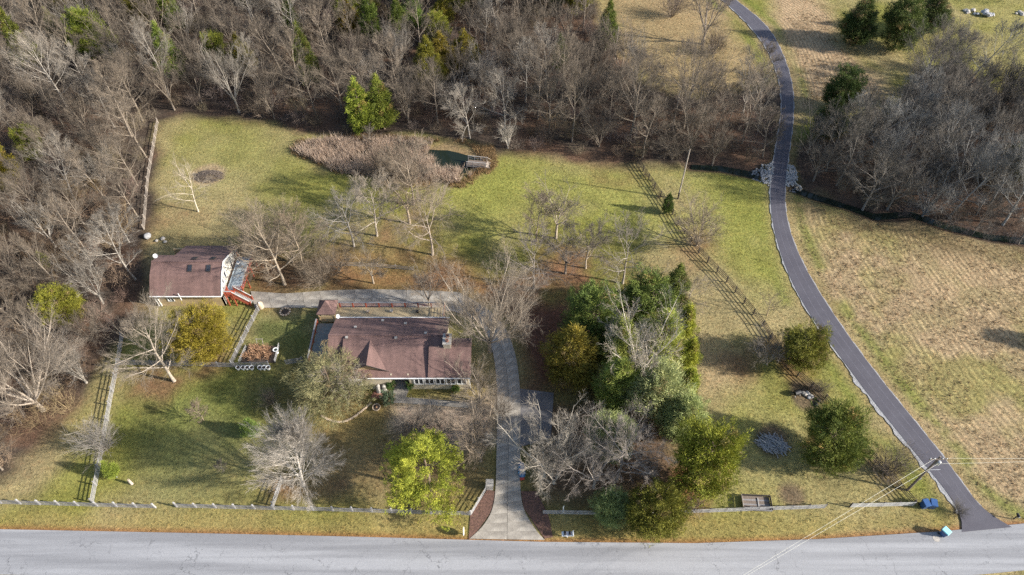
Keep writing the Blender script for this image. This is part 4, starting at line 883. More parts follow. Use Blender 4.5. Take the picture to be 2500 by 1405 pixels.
MB().box(16.36, 16.56, .2, 3.1, DZ+1.12, DZ+1.18).build('top_rail', M['grey_wood'], dk)
for z in (.25, .5, .75, .98):
    MB().box(.2, 16.5, 3.19, 3.22, DZ+z, DZ+z+.05).build('lower_rail', M['red_wood'], dk); MB().box(16.45, 16.48, .3, 3.1, DZ+z, DZ+z+.05).build('lower_rail', M['red_wood'], dk)
sdk = thing('side_deck', 'grey-green side deck with red rail at the gazebo end of the house', 'deck', (-28.2, 62.5, 0))
MB().box(-1.4, 1.5, -4.2, 3.0, DZ-.2, DZ).build('deck_floor', M['deck_green'], sdk)
for k in range(5): MB().box(-1.5, -1.34, -4.1+k*1.75, -3.94+k*1.75, 0, DZ+1.1).build('post', M['red_wood'], sdk)
MB().box(-1.55, -1.33, -4.2, 3.0, DZ+1.1, DZ+1.17).build('top_rail', M['grey_wood'], sdk)
for z in (.3, .6, .9): MB().box(-1.44, -1.40, -4.0, 2.9, DZ+z, DZ+z+.06).build('lower_rail', M['red_wood'], sdk)
gz = thing('gazebo', 'square gazebo with red-brown hipped roof at the deck corner', 'gazebo', (-28.15, 67.25, 0))
h_ = 1.42
mb = MB()
for a in range(4):
    c = [(-h_, -h_), (h_, -h_), (h_, h_), (-h_, h_)]; p, q = c[a], c[(a+1) % 4]
    mb.hexa([(p[0], p[1], 3.1), (q[0], q[1], 3.1), (0, 0, 4.5)], [(p[0], p[1], 3.22), (q[0], q[1], 3.22), (0, 0, 4.62)])
mb.build('hip_roof', M['roof'], gz)
mb = MB()
for a in range(4):
    c = [(-.55, -.55), (.55, -.55), (.55, .55), (-.55, .55)]; p, q = c[a], c[(a+1) % 4]; mb.poly([(p[0], p[1], 4.16), (q[0], q[1], 4.16), (0, 0, 4.78)])
mb.build('cupola_roof', M['roof'], gz)
for x in (-1.2, 1.2):
    for y in (-1.2, 1.2): MB().box(x-.08, x+.08, y-.08, y+.08, 0, 3.15).build('post', M['tanwall'], gz)
MB().box(-1.28, 1.28, -1.28, 1.28, DZ-.15, DZ-.005).build('floor', M['deck_wood'], gz)
MB().box(-1.12, 1.12, -1.22, -1.16, DZ, DZ+1.0).build('panel', M['tanwall'], gz)
mb = MB(); mb.lathe([(0, 0), (.17, .03), (.29, .09), (.34, .15)], 14)
di = thing('satellite_dish', 'white satellite dish on the house roof beside the gazebo', 'dish', (-26.1, 65.0, 3.05))
o = mb.build('dish', M['dish'], di, (0, 0, .75)); o.rotation_euler = (R(50), 0, R(60)); MB().cyl((0, 0, 0), (0, 0, .75), .04, .03).build('mast', M['grey_metal'], di)
for k, (x, y, c) in enumerate(((-22.2, 67.6, 'white'), (-18.6, 67.7, 'grey'), (-14.6, 67.6, 'black'))):
    # potted things left on the deck
    t = thing('planter', {'white': 'pale pot on the rear deck near the gazebo', 'grey': 'grey pot in the middle of the rear deck', 'black': 'black pot at the far end of the rear deck'}[c], 'planter', (x, y, DZ+.02))
    MB().lathe([(.0, 0), (.16, 0), (.24, .4), (.27, .42), (.2, .4), (.0, .36)], 12).build('pot', M[{'white': 'terracotta', 'grey': 'stone', 'black': 'black'}[c]], t)
    MB().lathe([(.0, .34), (.19, .37)], 12).build('earth', M['soil'], t)
# ------------------------------------------------------------------ garage
ga = thing('gambrel_garage', 'barn-like garage with red-brown gambrel roof and tan front wall', 'garage')
X0, X1 = -56.1, -45.0
prof = [(69.65, 2.95), (72.0, 4.95), (74.15, 5.95), (76.4, 4.95), (80.2, 2.5)]
mb = MB()
for (y0, z0), (y1, z1) in zip(prof[:3], prof[1:3]):
    mb.slab([(X0, y0, z0), (X1, y0, z0), (X1, y1, z1), (X0, y1, z1)], .12)
mb.slab([(X0, 74.15, 5.95), (X1, 74.15, 5.95), (X1, 76.4, 4.95), (X0, 76.4, 4.95)], .12)
mb.slab([(X0+2.6, 76.4, 4.95), (X1-.1, 76.4, 4.95), (X1-.1, 80.2, 3.1), (X0+2.6, 80.2, 3.1)], .12)
gro = mb.build('roof', M['roof'], ga)
MB().beam((X0, 74.15, 5.98), (X1, 74.15, 5.98), .3, .06).build('ridge_cap', M['roof'], gro)
mb = MB(); mb.box(X0+.3, X1-.25, 70.05, 70.3, 0, 3.0); mb.box(X0+.3, X0+.55, 70.3, 77.9, 0, 2.9); mb.box(X0+.55, X1-.3, 79.6, 79.8, 0, 2.9)
mb.poly([(X0+.3, 70.2, 2.9), (X0+.3, 77.9, 2.9), (X0+.3, 76.4, 4.8), (X0+.3, 74.15, 5.8), (X0+.3, 72, 4.8)][::-1]); mb.build('wall', M['tanwall'], ga)
mb = MB(); gy_ = [(70.05, 0), (79.8, 0), (79.8, 3.0), (76.4, 4.8), (74.15, 5.8), (72, 4.8), (70.05, 2.95)]
mb.hexa([(X1-.45, y, z) for y, z in gy_], [(X1-.25, y, z) for y, z in gy_]); mb.build('gable_wall', M['gable'], ga)
mb = MB()
for (y0, z0), (y1, z1) in zip(prof[:4], prof[1:4]): mb.beam((X1+.04, y0, z0-.06), (X1+.04, y1, z1-.06), .08, .26, up=(0, 0, 1))
mb.build('barge_board', M['white'], ga)
MB().beam((X0, 69.58, 2.86), (X1, 69.58, 2.86), .13, .13).build('gutter', M['white'], ga)
for x in (X0+.35, X0+.75): MB().beam((x, 69.95, 2.85), (x, 69.98, .05), .12, .1).build('corner_board', M['white'], ga)
MB().cyl((-51.45, 69.6, 2.0), (-51.45, 69.6, 3.6), .06).build('vent_pipe', M['white'], ga)
window(ga, -53.9, -52.9, 70.05, 1.2, 2.35)
window(ga, 71.7, 72.5, X1-.25, 3.05, 4.2, 'x', bars=0); window(ga, 73.0, 73.8, X1-.25, 3.05, 4.4, 'x', bars=0)
def skylight(x, y, front=True):
    if front: z = 4.95+(y-72.0)*.465; s = .465
    else: z = 5.95-(y-74.15)*.444; s = -.444
    mb = MB(); w2, l2 = .36, .52
    mb.slab([(x-w2, y-l2, z-l2*s+.1), (x+w2, y-l2, z-l2*s+.1), (x+w2, y+l2, z+l2*s+.1), (x-w2, y+l2, z+l2*s+.1)], .14); f = mb.build('skylight', M['dark_wood'], gro)
    mb = MB(); w2, l2 = .27, .43
    for sx in (-1, 1): mb.slab([(x+sx*.15-.12, y-l2, z-l2*s+.115), (x+sx*.15+.12, y-l2, z-l2*s+.115), (x+sx*.15+.12, y+l2, z+l2*s+.115), (x+sx*.15-.12, y+l2, z+l2*s+.115)], .01)
    mb.build('pane', M['glass'], f)
for x in (-50.0, -47.1): skylight(x, 73.1); skylight(x+.2, 75.2, False)
di = thing('satellite_dish', 'white satellite dish on the thicket-side gable of the garage', 'dish', (-55.9, 75.4, 5.35))
o = MB().lathe([(0, 0), (.18, .03), (.31, .09), (.37, .15)], 14).build('dish', M['dish'], di, (0, 0, .55)); o.rotation_euler = (R(55), 0, R(30)); MB().cyl((0, 0, -.4), (0, 0, .55), .04, .03).build('mast', M['grey_metal'], di)
# garage deck with stairs
gd = thing('garage_deck', 'raised red deck with blue-grey floor and stairs on the garage end', 'deck', (-43.6, 73.5, 0))
GDZ = 2.4
fl = MB().box(-1.14, 1.3, -.085, .085, -.03, .0).mesh('floor_board', M['deck_grey'])
for k in range(40): put('floor_board', fl, gd, (0, -2.1+k*.176, GDZ))
MB().box(-1.1, 1.3, -2.2, 4.95, GDZ-.3, GDZ-.035).build('under_frame', M['red_wood'], gd)
ps = MB().box(-.08, .08, -.08, .08, 0, GDZ+1.05).mesh('post', M['red_wood'])
for y in (-2.15, .2, 2.6, 4.9): put('post', ps, gd, (1.35, y, 0))
put('post', ps, gd, (.1, -2.25, 0)); put('post', ps, gd, (-1.1, 4.95, 0)); put('post', ps, gd, (-1.0, -3.4, 0)); put('post', ps, gd, (-1.0, -2.2, 0)); put('post', ps, gd, (.1, -3.4, 0))
MB().box(-1.1, .1, -3.4, -2.21, GDZ-.12, GDZ).build('landing', M['red_wood'], gd)
MB().box(1.25, 1.47, -2.25, 5.0, GDZ+1.05, GDZ+1.11).build('top_rail', M['pale_rail'], gd)
MB().box(.1, 1.25, -2.33, -2.13, GDZ+1.05, GDZ+1.11).build('top_rail', M['pale_rail'], gd)
MB().box(-1.1, .1, -3.48, -3.3, GDZ+1.05, GDZ+1.11).build('top_rail', M['pale_rail'], gd)
MB().box(-1.12, -.92, -3.3, -2.2, GDZ+1.05, GDZ+1.11).build('top_rail', M['pale_rail'], gd)
bl = MB().box(-.025, .025, -.025, .025, .1, 1.05).mesh('baluster', M['red_wood'])
for k in range(40): put('baluster', bl, gd, (1.36, -2.05+k*.178, GDZ))
for k in range(6): put('baluster', bl, gd, (.25+k*.18, -2.23, GDZ)); put('baluster', bl, gd, (-.9+k*.18, -3.39, GDZ)); put('baluster', bl, gd, (-1.0, -3.25+k*.18, GDZ))
n = 12; sx0, sx1 = .12, 2.35
tr = MB().box(0, .2, -3.35, -2.35, -.04, 0).mesh('tread', M['pale_rail'])
for k in range(n): put('tread', tr, gd, (sx0+(sx1-sx0)*k/n, 0, GDZ*(1-(k+1)/(n+1))))
for y in (-3.42, -2.28):
    MB().beam((sx0, y, GDZ-.15), (sx1, y, .0), .08, .3).build('stringer', M['red_wood'], gd)
    MB().beam((sx0, y, GDZ+1.0), (sx1, y, 1.05), .14, .07).build('stair_rail', M['pale_rail'], gd); MB().beam((sx0, y, GDZ+.5), (sx1, y, .55), .05, .3).build('stair_panel', M['red_wood'], gd)
    MB().box(sx1-.05, sx1+.08, y-.07, y+.07, 0, 1.1).build('stair_post', M['red_wood'], gd)
t = thing('kettle_grill', 'black and white grill standing on the garage deck', 'grill', (-43.9, 76.2, GDZ))
MB().lathe([(0, .55), (.22, .6), (.3, .8), (.3, .85)], 12).build('bowl', M['black'], t); MB().lathe([(.31, .85), (.26, 1.0), (.0, 1.1)], 12).build('lid', M['white'], t)
for a in range(3): MB().cyl((.15*math.cos(a*2.1), .15*math.sin(a*2.1), .6), (.3*math.cos(a*2.1), .3*math.sin(a*2.1), 0), .015).build('leg', M['grey_metal'], t)
# ------------------------------------------------------------------ fences
def fence(name, label, path, rails, h, post_mat, rail_mat, step=2.45, pw=.13, board=False, group=None, gaps=(), rth=.095):
    L0 = path[0]; root = thing(name, label, 'fence', (L0.x, L0.y, 0), 0, group)
    pm_ = MB().box(-pw/2, pw/2, -pw/2, pw/2, -.2, h+.1).mesh('post', post_mat)
    tot = sum((b-a).length for a, b in zip(path, path[1:])); n = max(1, round(tot/step)); st = even(path, n+1)
    rg = random.Random(int(tot*10)); rails_me = {}
    for i, p in enumerate(st):
        d = (st[min(i+1, n)]-st[max(i-1, 0)]); a = math.atan2(d.y, d.x)
        if any(g0 < i/n < g1 for g0, g1 in gaps): continue
        put('post', pm_, root, (p.x-L0.x, p.y-L0.y, float(ground_z(p.x, p.y))), (rg.uniform(-.03, .03), rg.uniform(-.03, .03), a))
    for i in range(n):
        if any(g0 < (i+.5)/n < g1 for g0, g1 in gaps): continue
        a, b = st[i], st[i+1]; d = b-a; L = d.length; an = math.atan2(d.y, d.x); key = round(L, 2)
        if key not in rails_me: rails_me[key] = MB().box(0, L, -pw/2-.045, -pw/2-.005, -rth/2, rth/2).mesh('rail', rail_mat)
        for k in range(rails):
            z = .25+(h-.3)*k/(rails-1); put('rail', rails_me[key], root, (a.x-L0.x, a.y-L0.y, z+float(ground_z(a.x, a.y))+rg.uniform(-.025, .025)), (0, rg.uniform(-.008, .008), an))
    return root
fence('board_fence', 'weathered grey roadside fence between the thicket and the farm gate gap', pts((-90, 1226), (0, 1229), (380, 1240)), 4, 1.25, M['pale_rail'], M['grey_wood'], 2.45, .17)
fence('board_fence', 'weathered grey roadside fence between the gate gap and the drive', pts((432, 1238), (800, 1247), (1149, 1257)), 4, 1.25, M['pale_rail'], M['grey_wood'], 2.45, .17)
fence('board_fence', 'short pale fence wing angled back from the road beside the drive', pts((1150, 1256), (1186, 1196)), 4, 1.2, M['pale_rail'], M['pale_rail'], 2.2)
fence('board_fence', 'roadside fence from the drive under the cedars to the gap', pts((1325, 1254), (1520, 1257), (1660, 1253), (2012, 1240)), 4, 1.2, M['dark_wood'], M['pale_rail'], 2.1)
fence('board_fence', 'short whitish roadside fence ending at the two blue bins', pts((2074, 1238), (2228, 1234)), 4, 1.2, M['dark_wood'], M['weathered_white'], 2.2)
fence('board_fence', 'side fence climbing from the road past the spreading grey shrub', pts((228, 1228), (250, 1110), (272, 980), (290, 890), (300, 825)), 4, 1.25, M['grey_wood'], M['pale_rail'], 2.45)
fence('board_fence', 'grey cross fence under the golden evergreen', pts((292, 890), (450, 893), (575, 897), (680, 893), (740, 884)), 4, 1.25, M['grey_wood'], M['grey_wood'], 2.45, gaps=((.86, .93),))
fence('board_fence', 'grey diagonal fence from the cross fence up to the white tank', pts((566, 892), (595, 832), (632, 758)), 4, 1.25, M['pale_rail'], M['grey_wood'], 2.3)
fence('board_fence', 'short fence spur behind the broad pale grey tree', pts((668, 1236), (690, 1172)), 4, 1.25, M['grey_wood'], M['pale_rail'], 2.2)
fence('plank_fence', 'long black plank fence running from the road up along the lane meadow', pts((2226, 1232), (2100, 1090), (2022, 985), (1928, 902), (1856, 790), (1770, 685), (1690, 603), (1625, 500), (1556, 400)), 4, 1.35, M['dark_wood'], M['dark_wood'], 2.45, .14, rth=.10)
fence('field_fence', 'tan weathered fence along the woodland side of the dead-tree meadow', pts((352, 560), (362, 440), (386, 300)), 3, 1.1, M['pole_pale'], M['pole_pale'], 2.6, .16)
fence('rail_fence', 'low split-rail fence on the leaf bank behind the apron', pts((790, 648), (900, 650), (1010, 660)), 3, .9, M['pole_pale'], M['pole_pale'], 2.8, .12, rth=.08)
# ------------------------------------------------------------------ poles and wires
up_ = thing('utility_pole', 'brown utility pole with transformer and wires beside the lane mouth', 'utility pole', at(2215, 1197))
MB().cyl((0, 0, -.3), (0.1, .1, 9.3), .17, .11, 10).build('pole', M['pole'], up_)
MB().box(-1.1, 1.1, -.06, .06, 8.75, 8.87).build('crossarm', M['pole'], up_)
for x in (-1.0, -.45, .5, 1.0): MB().lathe([(.05, 0), (.08, .08), (.04, .2), (0, .22)], 8, (x, 0, 8.87)).build('insulator', M['white'], up_)
MB().lathe([(0, 0), (.22, 0), (.22, .75), (.12, .85), (0, .85)], 12, (.34, -.1, 7.6)).build('transformer', M['grey_metal'], up_)
MB().box(.12, .25, -.08, .0, 3.2, 3.6).build('meter_box', M['grey_metal'], up_); MB().cyl((.2, 0, 5.9), (1.6, .05, 5.9), .03).build('bracket', M['grey_metal'], up_)
b0 = up_.location
def wire(label, a, b, sag, r=.012):
    m = 24; P_ = []
    for i in range(m+1):
        t = i/m; p = a.lerp(b, t); P_.append(Vector((p.x-a.x, p.y-a.y, p.z-a.z-4*sag*t*(1-t))))
    mb = MB(); mb.tube(P_, [r]*(m+1), 5); o = mb.build('overhead_wire', M['wire'], None, a); return tag(o, label, 'wire', None)
pa = b0+Vector((-.45, 0, 9.09)); pb = b0+Vector((.5, 0, 9.09)); pc = b0+Vector((1.0, 0, 9.09)); pd = b0+Vector((.15, -.3, 8.2))
def far(p, px, py, z, k=2.2):
    q = at(px, py, z); return p+(q-p)*k
wire('upper overhead wire crossing the verge from the utility pole over the road', pa, far(pa, 1812, 1405, 8.7), .35)
wire('lower overhead wire crossing the verge beside the upper one over the road', pd, far(pd, 1822, 1405, 7.9), .35)
wire('upper overhead wire running from the utility pole across the hayfield', pc, far(pc, 2500, 1118, 9.0), .2)
wire('lower overhead wire running from the utility pole across the hayfield', pd, far(pd, 2500, 1126, 8.1), .2)
p2 = thing('wooden_pole', 'bare grey pole standing in the meadow by the plank fence', 'pole', at(1655, 486)); MB().cyl((0, 0, -.3), (.05, .1, 11.2), .15, .09, 9).build('shaft', M['pole_pale'], p2); MB().lathe([(.1, 0), (.06, .05), (0, .1)], 9, (.05, .1, 11.2)).build('cap', M['pole'], p2); MB().cyl((0, 0, 0), (0, 0, 1.6), .155, .15, 9).build('tarred_butt', M['dark_wood'], p2)
p3 = thing('wooden_pole', 'distant bare pole in the wood clearing beside the lane', 'pole', at(1500, 150)); MB().cyl((0, 0, -.3), (0, 0, 8.2), .14, .1, 8).build('shaft', M['pole_pale'], p3); MB().lathe([(.11, 0), (.06, .05), (0, .1)], 8, (0, 0, 8.2)).build('cap', M['pole'], p3)
p4 = thing('wooden_pole', 'grey pole among the woodland edge trees between the dock and the lane', 'pole', at(1640, 322)); MB().cyl((0, 0, -.3), (0, 0, 9.5), .13, .09, 8).build('shaft', M['pole_pale'], p4); MB().lathe([(.11, 0), (.06, .05), (0, .1)], 8, (0, 0, 9.5)).build('cap', M['pole'], p4)
# ------------------------------------------------------------------ pond dock, cattails
A = at(1188, 405); dkk = thing('pond_dock', 'small grey wooden dock with rails at the pond edge', 'dock', (A.x, A.y, 0), R(172))
pl = MB().box(-.075, .075, -.85, .85, -.02, .02).mesh('plank', M['pole'])
for k in range(22): put('plank', pl, dkk, (.1+k*.165, 0, .35))
for y in (-.85, .85):
    MB().box(0, 3.7, y-.05, y+.05, .12, .32).build('bearer', M['grey_wood'], dkk); MB().box(0, 3.7, y-.05, y+.05, 1.25, 1.31).build('rail', M['pale_rail'], dkk); MB().box(0, 3.7, y-.03, y+.03, .8, .86).build('rail', M['grey_wood'], dkk)
    for x in (.05, 1.25, 2.45, 3.65): MB().box(x-.05, x+.05, y-.05, y+.05, -.6, 1.25).build('post', M['pale_rail'] if x < 1 else M['grey_wood'], dkk)
for sgn in (-1, 1):
    MB().beam((0, sgn*.8, .35), (-.7, sgn*.8, .02), .06, .2).build('ramp_side', M['pole_pale'], dkk); MB().beam((.0, sgn*.85, 1.28), (-.6, sgn*.85, .9), .08, .06).build('hand_rail', M['pole_pale'], dkk)
MB().slab([(-.75, -.8, .05), (0, -.8, .37), (0, .8, .37), (-.75, .8, .05)], .05).build('ramp', M['pole_pale'], dkk)
g = np.random.RandomState(5); CT = PX((722, 372), (790, 350), (900, 345), (1000, 348), (1040, 352), (1042, 378), (1068, 410), (1105, 418), (1140, 420), (1150, 430), (1110, 447), (1020, 440), (900, 425), (810, 410)); xs = [p[0] for p in CT]; ys = [p[1] for p in CT]
q = np.stack([g.uniform(min(xs), max(xs), 5200), g.uniform(min(ys), max(ys), 5200)], 1); q = q[sdf(q[:, 0], q[:, 1], CT)+(fbm(q[:, 0], q[:, 1], 3)-.5)*3 < .2]; q = q[fbm(q[:, 0]+50, q[:, 1], 1.6, 2) > .40]
def blades(name, q, nb, hmin, hmax, wid, spread, cols, label, cat, kind='stuff', gcol=0., seed=1):
    g = np.random.RandomState(seed); k = len(q)*nb; base = np.repeat(q, nb, 0)+g.randn(k, 2)*spread; zz = ground_z(base[:, 0], base[:, 1])
    d = np.concatenate([g.randn(k, 2)*.32, np.ones((k, 1))], 1); L = (hmin+(hmax-hmin)*g.rand(k))[:, None]; a = g.rand(k)*6.28; s = np.stack([np.cos(a), np.sin(a), a*0], 1)*wid
    b = np.concatenate([base, zz[:, None]-.03], 1); V = np.stack([b-s, b+s, b+d*L], 1).reshape(-1, 3)
    c0, c1 = np.array(cols[0]), np.array(cols[1]); t = (.6*np.repeat(g.rand(len(q)), nb)+.4*g.rand(k))[:, None]; c = c0*(1-t)+c1*t
    if gcol:
        i = np.clip(np.searchsorted(gx, base[:, 0]), 0, len(gx)-1); j = np.clip(np.searchsorted(gy, base[:, 1]), 0, len(gy)-1); c = COL[j, i]*(.7+.75*g.rand(k, 1))*gcol
    me = np_mesh(name, V, np.arange(k*3).reshape(-1, 3), M['blade'], np.repeat(c, 3, 0)); return tag(put(name, me), label, cat, None, kind)
blades('cattails', q, 15, .7, 2.1, .05, .2, ((.25, .175, .125), (.66, .53, .42)), 'dense pinkish-tan dry cattails filling the pond', 'cattails')
q2 = np.stack([g.uniform(at(700, 340).x, at(1230, 340).x, 9000), g.uniform(at(900, 460).y, at(900, 318).y, 9000)], 1); dd = sdf(q2[:, 0], q2[:, 1], POND); q2 = q2[(dd+(fbm(q2[:, 0], q2[:, 1], 3)-.5)*5 > -.3) & (dd+(fbm(q2[:, 0]+9, q2[:, 1], 4)-.5)*6 < 1.4)]
blades('pond_grass', q2, 7, .3, .8, .04, .2, ((.20, .125, .065), (.36, .25, .13)), 'rusty dry grass ringing the pond', 'grass')
# grass: lawns and hayfield (blades take the colour of the turf they grow in)
g = np.random.RandomState(9); q3 = np.stack([g.uniform(-125, 125, 135000), g.uniform(28, 168, 135000)], 1)
vis = np.array([pr(x, y, 0) for x, y in q3]); q3 = q3[(vis[:, 0] > -30) & (vis[:, 0] < 2530) & (vis[:, 1] > -30) & (vis[:, 1] < 1430)]
dd = np.minimum.reduce([sdf(q3[:, 0], q3[:, 1], WOOD_B)+2, sdf(q3[:, 0], q3[:, 1], WOOD_R)+2, sdf(q3[:, 0], q3[:, 1], POND)])
hard = [[(p.x, p.y) for p in list(a)+list(b)[::-1]] for a, b in ((road_n, road_s), (lane_l[::3], lane_r[::3]), (dl_, dr_), (pad_a, pad_b))]
ok = dd > 0
for h in hard: ok &= sdf(q3[:, 0], q3[:, 1], h) > .15
ok &= ~((q3[:, 0] > -27) & (q3[:, 0] < -5.8) & (q3[:, 1] > 54.4) & (q3[:, 1] < 69)) & ~((q3[:, 0] > -56) & (q3[:, 0] < -42.5) & (q3[:, 1] > 70) & (q3[:, 1] < 80)); q3 = q3[ok]
blades('grass', q3, 3, .08, .24, .05, .16, ((1, 1, 1), (1, 1, 1)), 'short winter grass over the lawns and fields', 'grass', gcol=1.15)
q4 = np.concatenate([q3[(sdf(q3[:, 0], q3[:, 1], FIELD_R) < -1) | (sdf(q3[:, 0], q3[:, 1], FIELD_T) < -1)]]); q4 = np.concatenate([q4, q4+np.array((.37, .21))]); q4 = q4[(fbm(q4[:, 0]+8, q4[:, 1], 5) > .42) & (np.sin(rowdist(q4[:, 0], q4[:, 1])*6.2832/.9) > .2)]
blades('hay_stubble', q4, 6, .1, .28, .045, .1, ((.17, .11, .06), (.44, .34, .21)), 'tan and brown hay stubble across the lane fields', 'stubble', seed=4)
# ------------------------------------------------------------------ small things
def cart(loc, rz, label, body, lid, s=1., wheel=True):
    t = thing('wheeled_bin', label, 'bin', (loc.x, loc.y, .02 if not wheel else .06), rz); t.scale = (s, s, s)
    MB().hexa([(-.24, -.26, .06), (.24, -.26, .06), (.24, .26, .06), (-.24, .26, .06)], [(-.31, -.36, 1.0), (.31, -.36, 1.0), (.31, .36, 1.0), (-.31, .36, 1.0)]).build('body', body, t)
    MB().hexa([(-.34, -.39, 1.0), (.34, -.39, 1.0), (.34, .4, 1.0), (-.34, .4, 1.0)], [(-.3, -.34, 1.09), (.3, -.34, 1.09), (.3, .36, 1.12), (-.3, .36, 1.12)]).build('lid', lid, t)
    for x in (-.27, .27): MB().cyl((x-.03, .3, .13), (x+.03, .3, .13), .13, None, 12).build('wheel', M['black'], t)
    MB().cyl((-.28, .45, .98), (.28, .45, .98), .025).build('handle', body, t)
cart(at(2252, 1238), R(10), 'dark blue wheeled bin next to the fence end', M['blue'], M['blue'], 1.25, False)
cart(at(2270, 1238), R(-12), 'dark blue wheeled bin outermost from the fence end', M['blue'], M['blue'], 1.25, False)
cart(at(2300, 1306), R(35), 'blue wheeled bin with teal lid standing on the road edge', M['blue'], M['teal'], 1.2)
def rock(name, loc, r, mat, label, cat, seed, sq=.6, parent=None):
    g = random.Random(seed); bm = bmesh.new(); bmesh.ops.create_icosphere(bm, subdivisions=2, radius=r)
    for v in bm.verts: v.co *= 1+g.uniform(-.16, .16); v.co.z *= sq
    me = bpy.data.meshes.new(name); bm.to_mesh(me); bm.free(); me.materials.append(mat); o = put(name, me, parent, loc); o.rotation_euler.z = g.uniform(0, 6)
    return tag(o, label, cat) if label else o
p = at(2285, 1316); tag(MB().cyl((0, 0, 0), (0, 0, .012), .42, None, 18).build('manhole_cover', M['stone'], None, (p.x, p.y, .064)), 'round dark iron cover in the road near the teal-lidded bin', 'manhole cover')
# mailboxes
def mailbox(t, x, z, mat):
    n = 10; a = [(math.cos(math.pi*k/n)*.13, math.sin(math.pi*k/n)*.13) for k in range(n+1)]; ring = [(.13, -.13)]+a+[(-.13, -.13)]
    b = MB().hexa([(x+u, -.28, z+v) for u, v in ring][::-1], [(x+u, .28, z+v) for u, v in ring][::-1]).build('mailbox', mat, t); MB().box(x-.12, x+.12, -.3, -.285, z-.12, z+.11).build('door', M['grey_metal'], b); MB().box(x+.135, x+.15, -.05, .0, z, z+.2).build('flag', M['red'], b)
t = thing('mailbox_stand', 'pair of black mailboxes on a white stand across the drive from the oval sign', 'mailbox', at(1385, 1312)); MB().box(-.06, .06, -.06, .06, 0, 1.05).build('post', M['white'], t); MB().box(-.75, .75, -.3, .3, 1.05, 1.11).build('shelf', M['white'], t); mailbox(t, -.35, 1.26, M['black']); mailbox(t, .25, 1.26, M['black']); MB().box(.6, .72, -.3, .3, 1.11, 1.4).build('paper_tube', M['white'], t)
t = thing('mailbox_stand', 'single black mailbox on a dark post by the road beyond the lane mouth', 'mailbox', at(2474, 1268)); MB().box(-.06, .06, -.06, .06, 0, 1.05).build('post', M['dark_wood'], t); mailbox(t, 0, 1.2, M['black'])
# oval sign facing along the road
t = thing('oval_sign', 'pale oval sign on a post in the verge at the house side of the drive', 'sign', at(1133, 1305)); n = 22
MB().hexa([(.03, .5*math.cos(6.2832*k/n), 1.0+.72*math.sin(6.2832*k/n)) for k in range(n)], [(-.03, .5*math.cos(6.2832*k/n), 1.0+.72*math.sin(6.2832*k/n)) for k in range(n)]).build('board', M['white'], t); MB().cyl((0, 0, 0), (0, 0, .34), .05).build('post', M['grey_metal'], t)
# stone pillar and tall white marker
t = thing('stone_pillar', 'squat stone gate pillar beside the drive at the fence wing', 'pillar', at(1196, 1190)); MB().box(-.42, .42, -.42, .42, -.1, 1.25).build('shaft', M['stone'], t); MB().box(-.5, .5, -.5, .5, 1.25, 1.37).build('cap', M['stone'], t)
t = thing('marker_post', 'thin white snag post behind the roadside fence near the paired mailboxes', 'post', at(1374, 1252)); MB().tube([Vector((0, 0, 0)), Vector((.03, 0, .9)), Vector((-.02, .02, 1.6)), Vector((.05, .02, 2.1))], [.09, .08, .07, .05], 7).build('snag', M['white'], t)
p = at(322, 1182); t = thing('wood_stump', 'pinkish upright log stub on the front lawn', 'stump', p); MB().tube([Vector((0, 0, -.05)), Vector((-.05, .05, .6)), Vector((-.1, .1, 1.1))], [.2, .17, .14], 9).build('bark_log', M['pole_pale'], t); MB().cyl((-.1, .1, 1.1), (-.1, .1, 1.11), .13).build('cut_end', M['deck_wood'], t)
# tarped bundle
t = thing('tarp_bundle', 'blue tarp-covered bundle at the drive edge under pale bare trees', 'bundle', at(1273, 1148), R(4))
mb = MB(); prof_ = [(-1.15, .12, .25), (-.95, .42, .5), (-.4, .5, .68), (.3, .47, .6), (.8, .4, .5), (1.05, .2, .3)]; ring = []
g2 = random.Random(3)
for yy, w_, h2 in prof_: ring.append([(w_*math.cos(math.pi*k/8)*g2.uniform(.93, 1.07), yy, h2*math.sin(math.pi*k/8)*g2.uniform(.9, 1.1)) for k in range(9)])
for a, b in zip(ring, ring[1:]):
    for k in range(8): mb.poly([a[k], b[k], b[k+1], a[k+1]])
mb.poly(ring[0]); mb.poly(ring[-1][::-1]); mb.build('tarp', M['tarp'], t, smooth=False)
mb = MB(); 
for yy, w_, h2 in ((-.55, .52, .68), (.2, .5, .64)): mb.tube([Vector((w_*1.02*math.cos(math.pi*k/8), yy, h2*1.05*math.sin(math.pi*k/8))) for k in range(9)], [.02]*9, 5)
mb.build('rope', M['teal'], t); MB().box(-.3, .3, -1.45, -1.15, .02, .16).build('red_base', M['red'], t)
# blue chairs under the hemlock
def chair(loc, rz, label):
    t = thing('garden_chair', label, 'chair', (loc.x, loc.y, 0), rz)
    MB().box(-.3, .3, -.28, .28, .36, .41).build('seat', M['blue'], t); MB().hexa([(-.3, .26, .41), (.3, .26, .41), (.3, .31, .41), (-.3, .31, .41)], [(-.26, .42, 1.0), (.26, .42, 1.0), (.26, .47, 1.0), (-.26, .47, 1.0)]).build('backrest', M['blue'], t)
    for x in (-.28, .28):
        for y in (-.25, .25): MB().box(x-.025, x+.025, y-.025, y+.025, 0, .36).build('leg', M['blue'], t)
        MB().box(x-.05, x+.05, -.28, .3, .58, .62).build('armrest', M['blue'], t)
chair(at(797, 957), R(150), 'blue garden chair at the lawn side under the hemlock'); chair(at(830, 948), R(200), 'blue garden chair nearest the house under the hemlock')
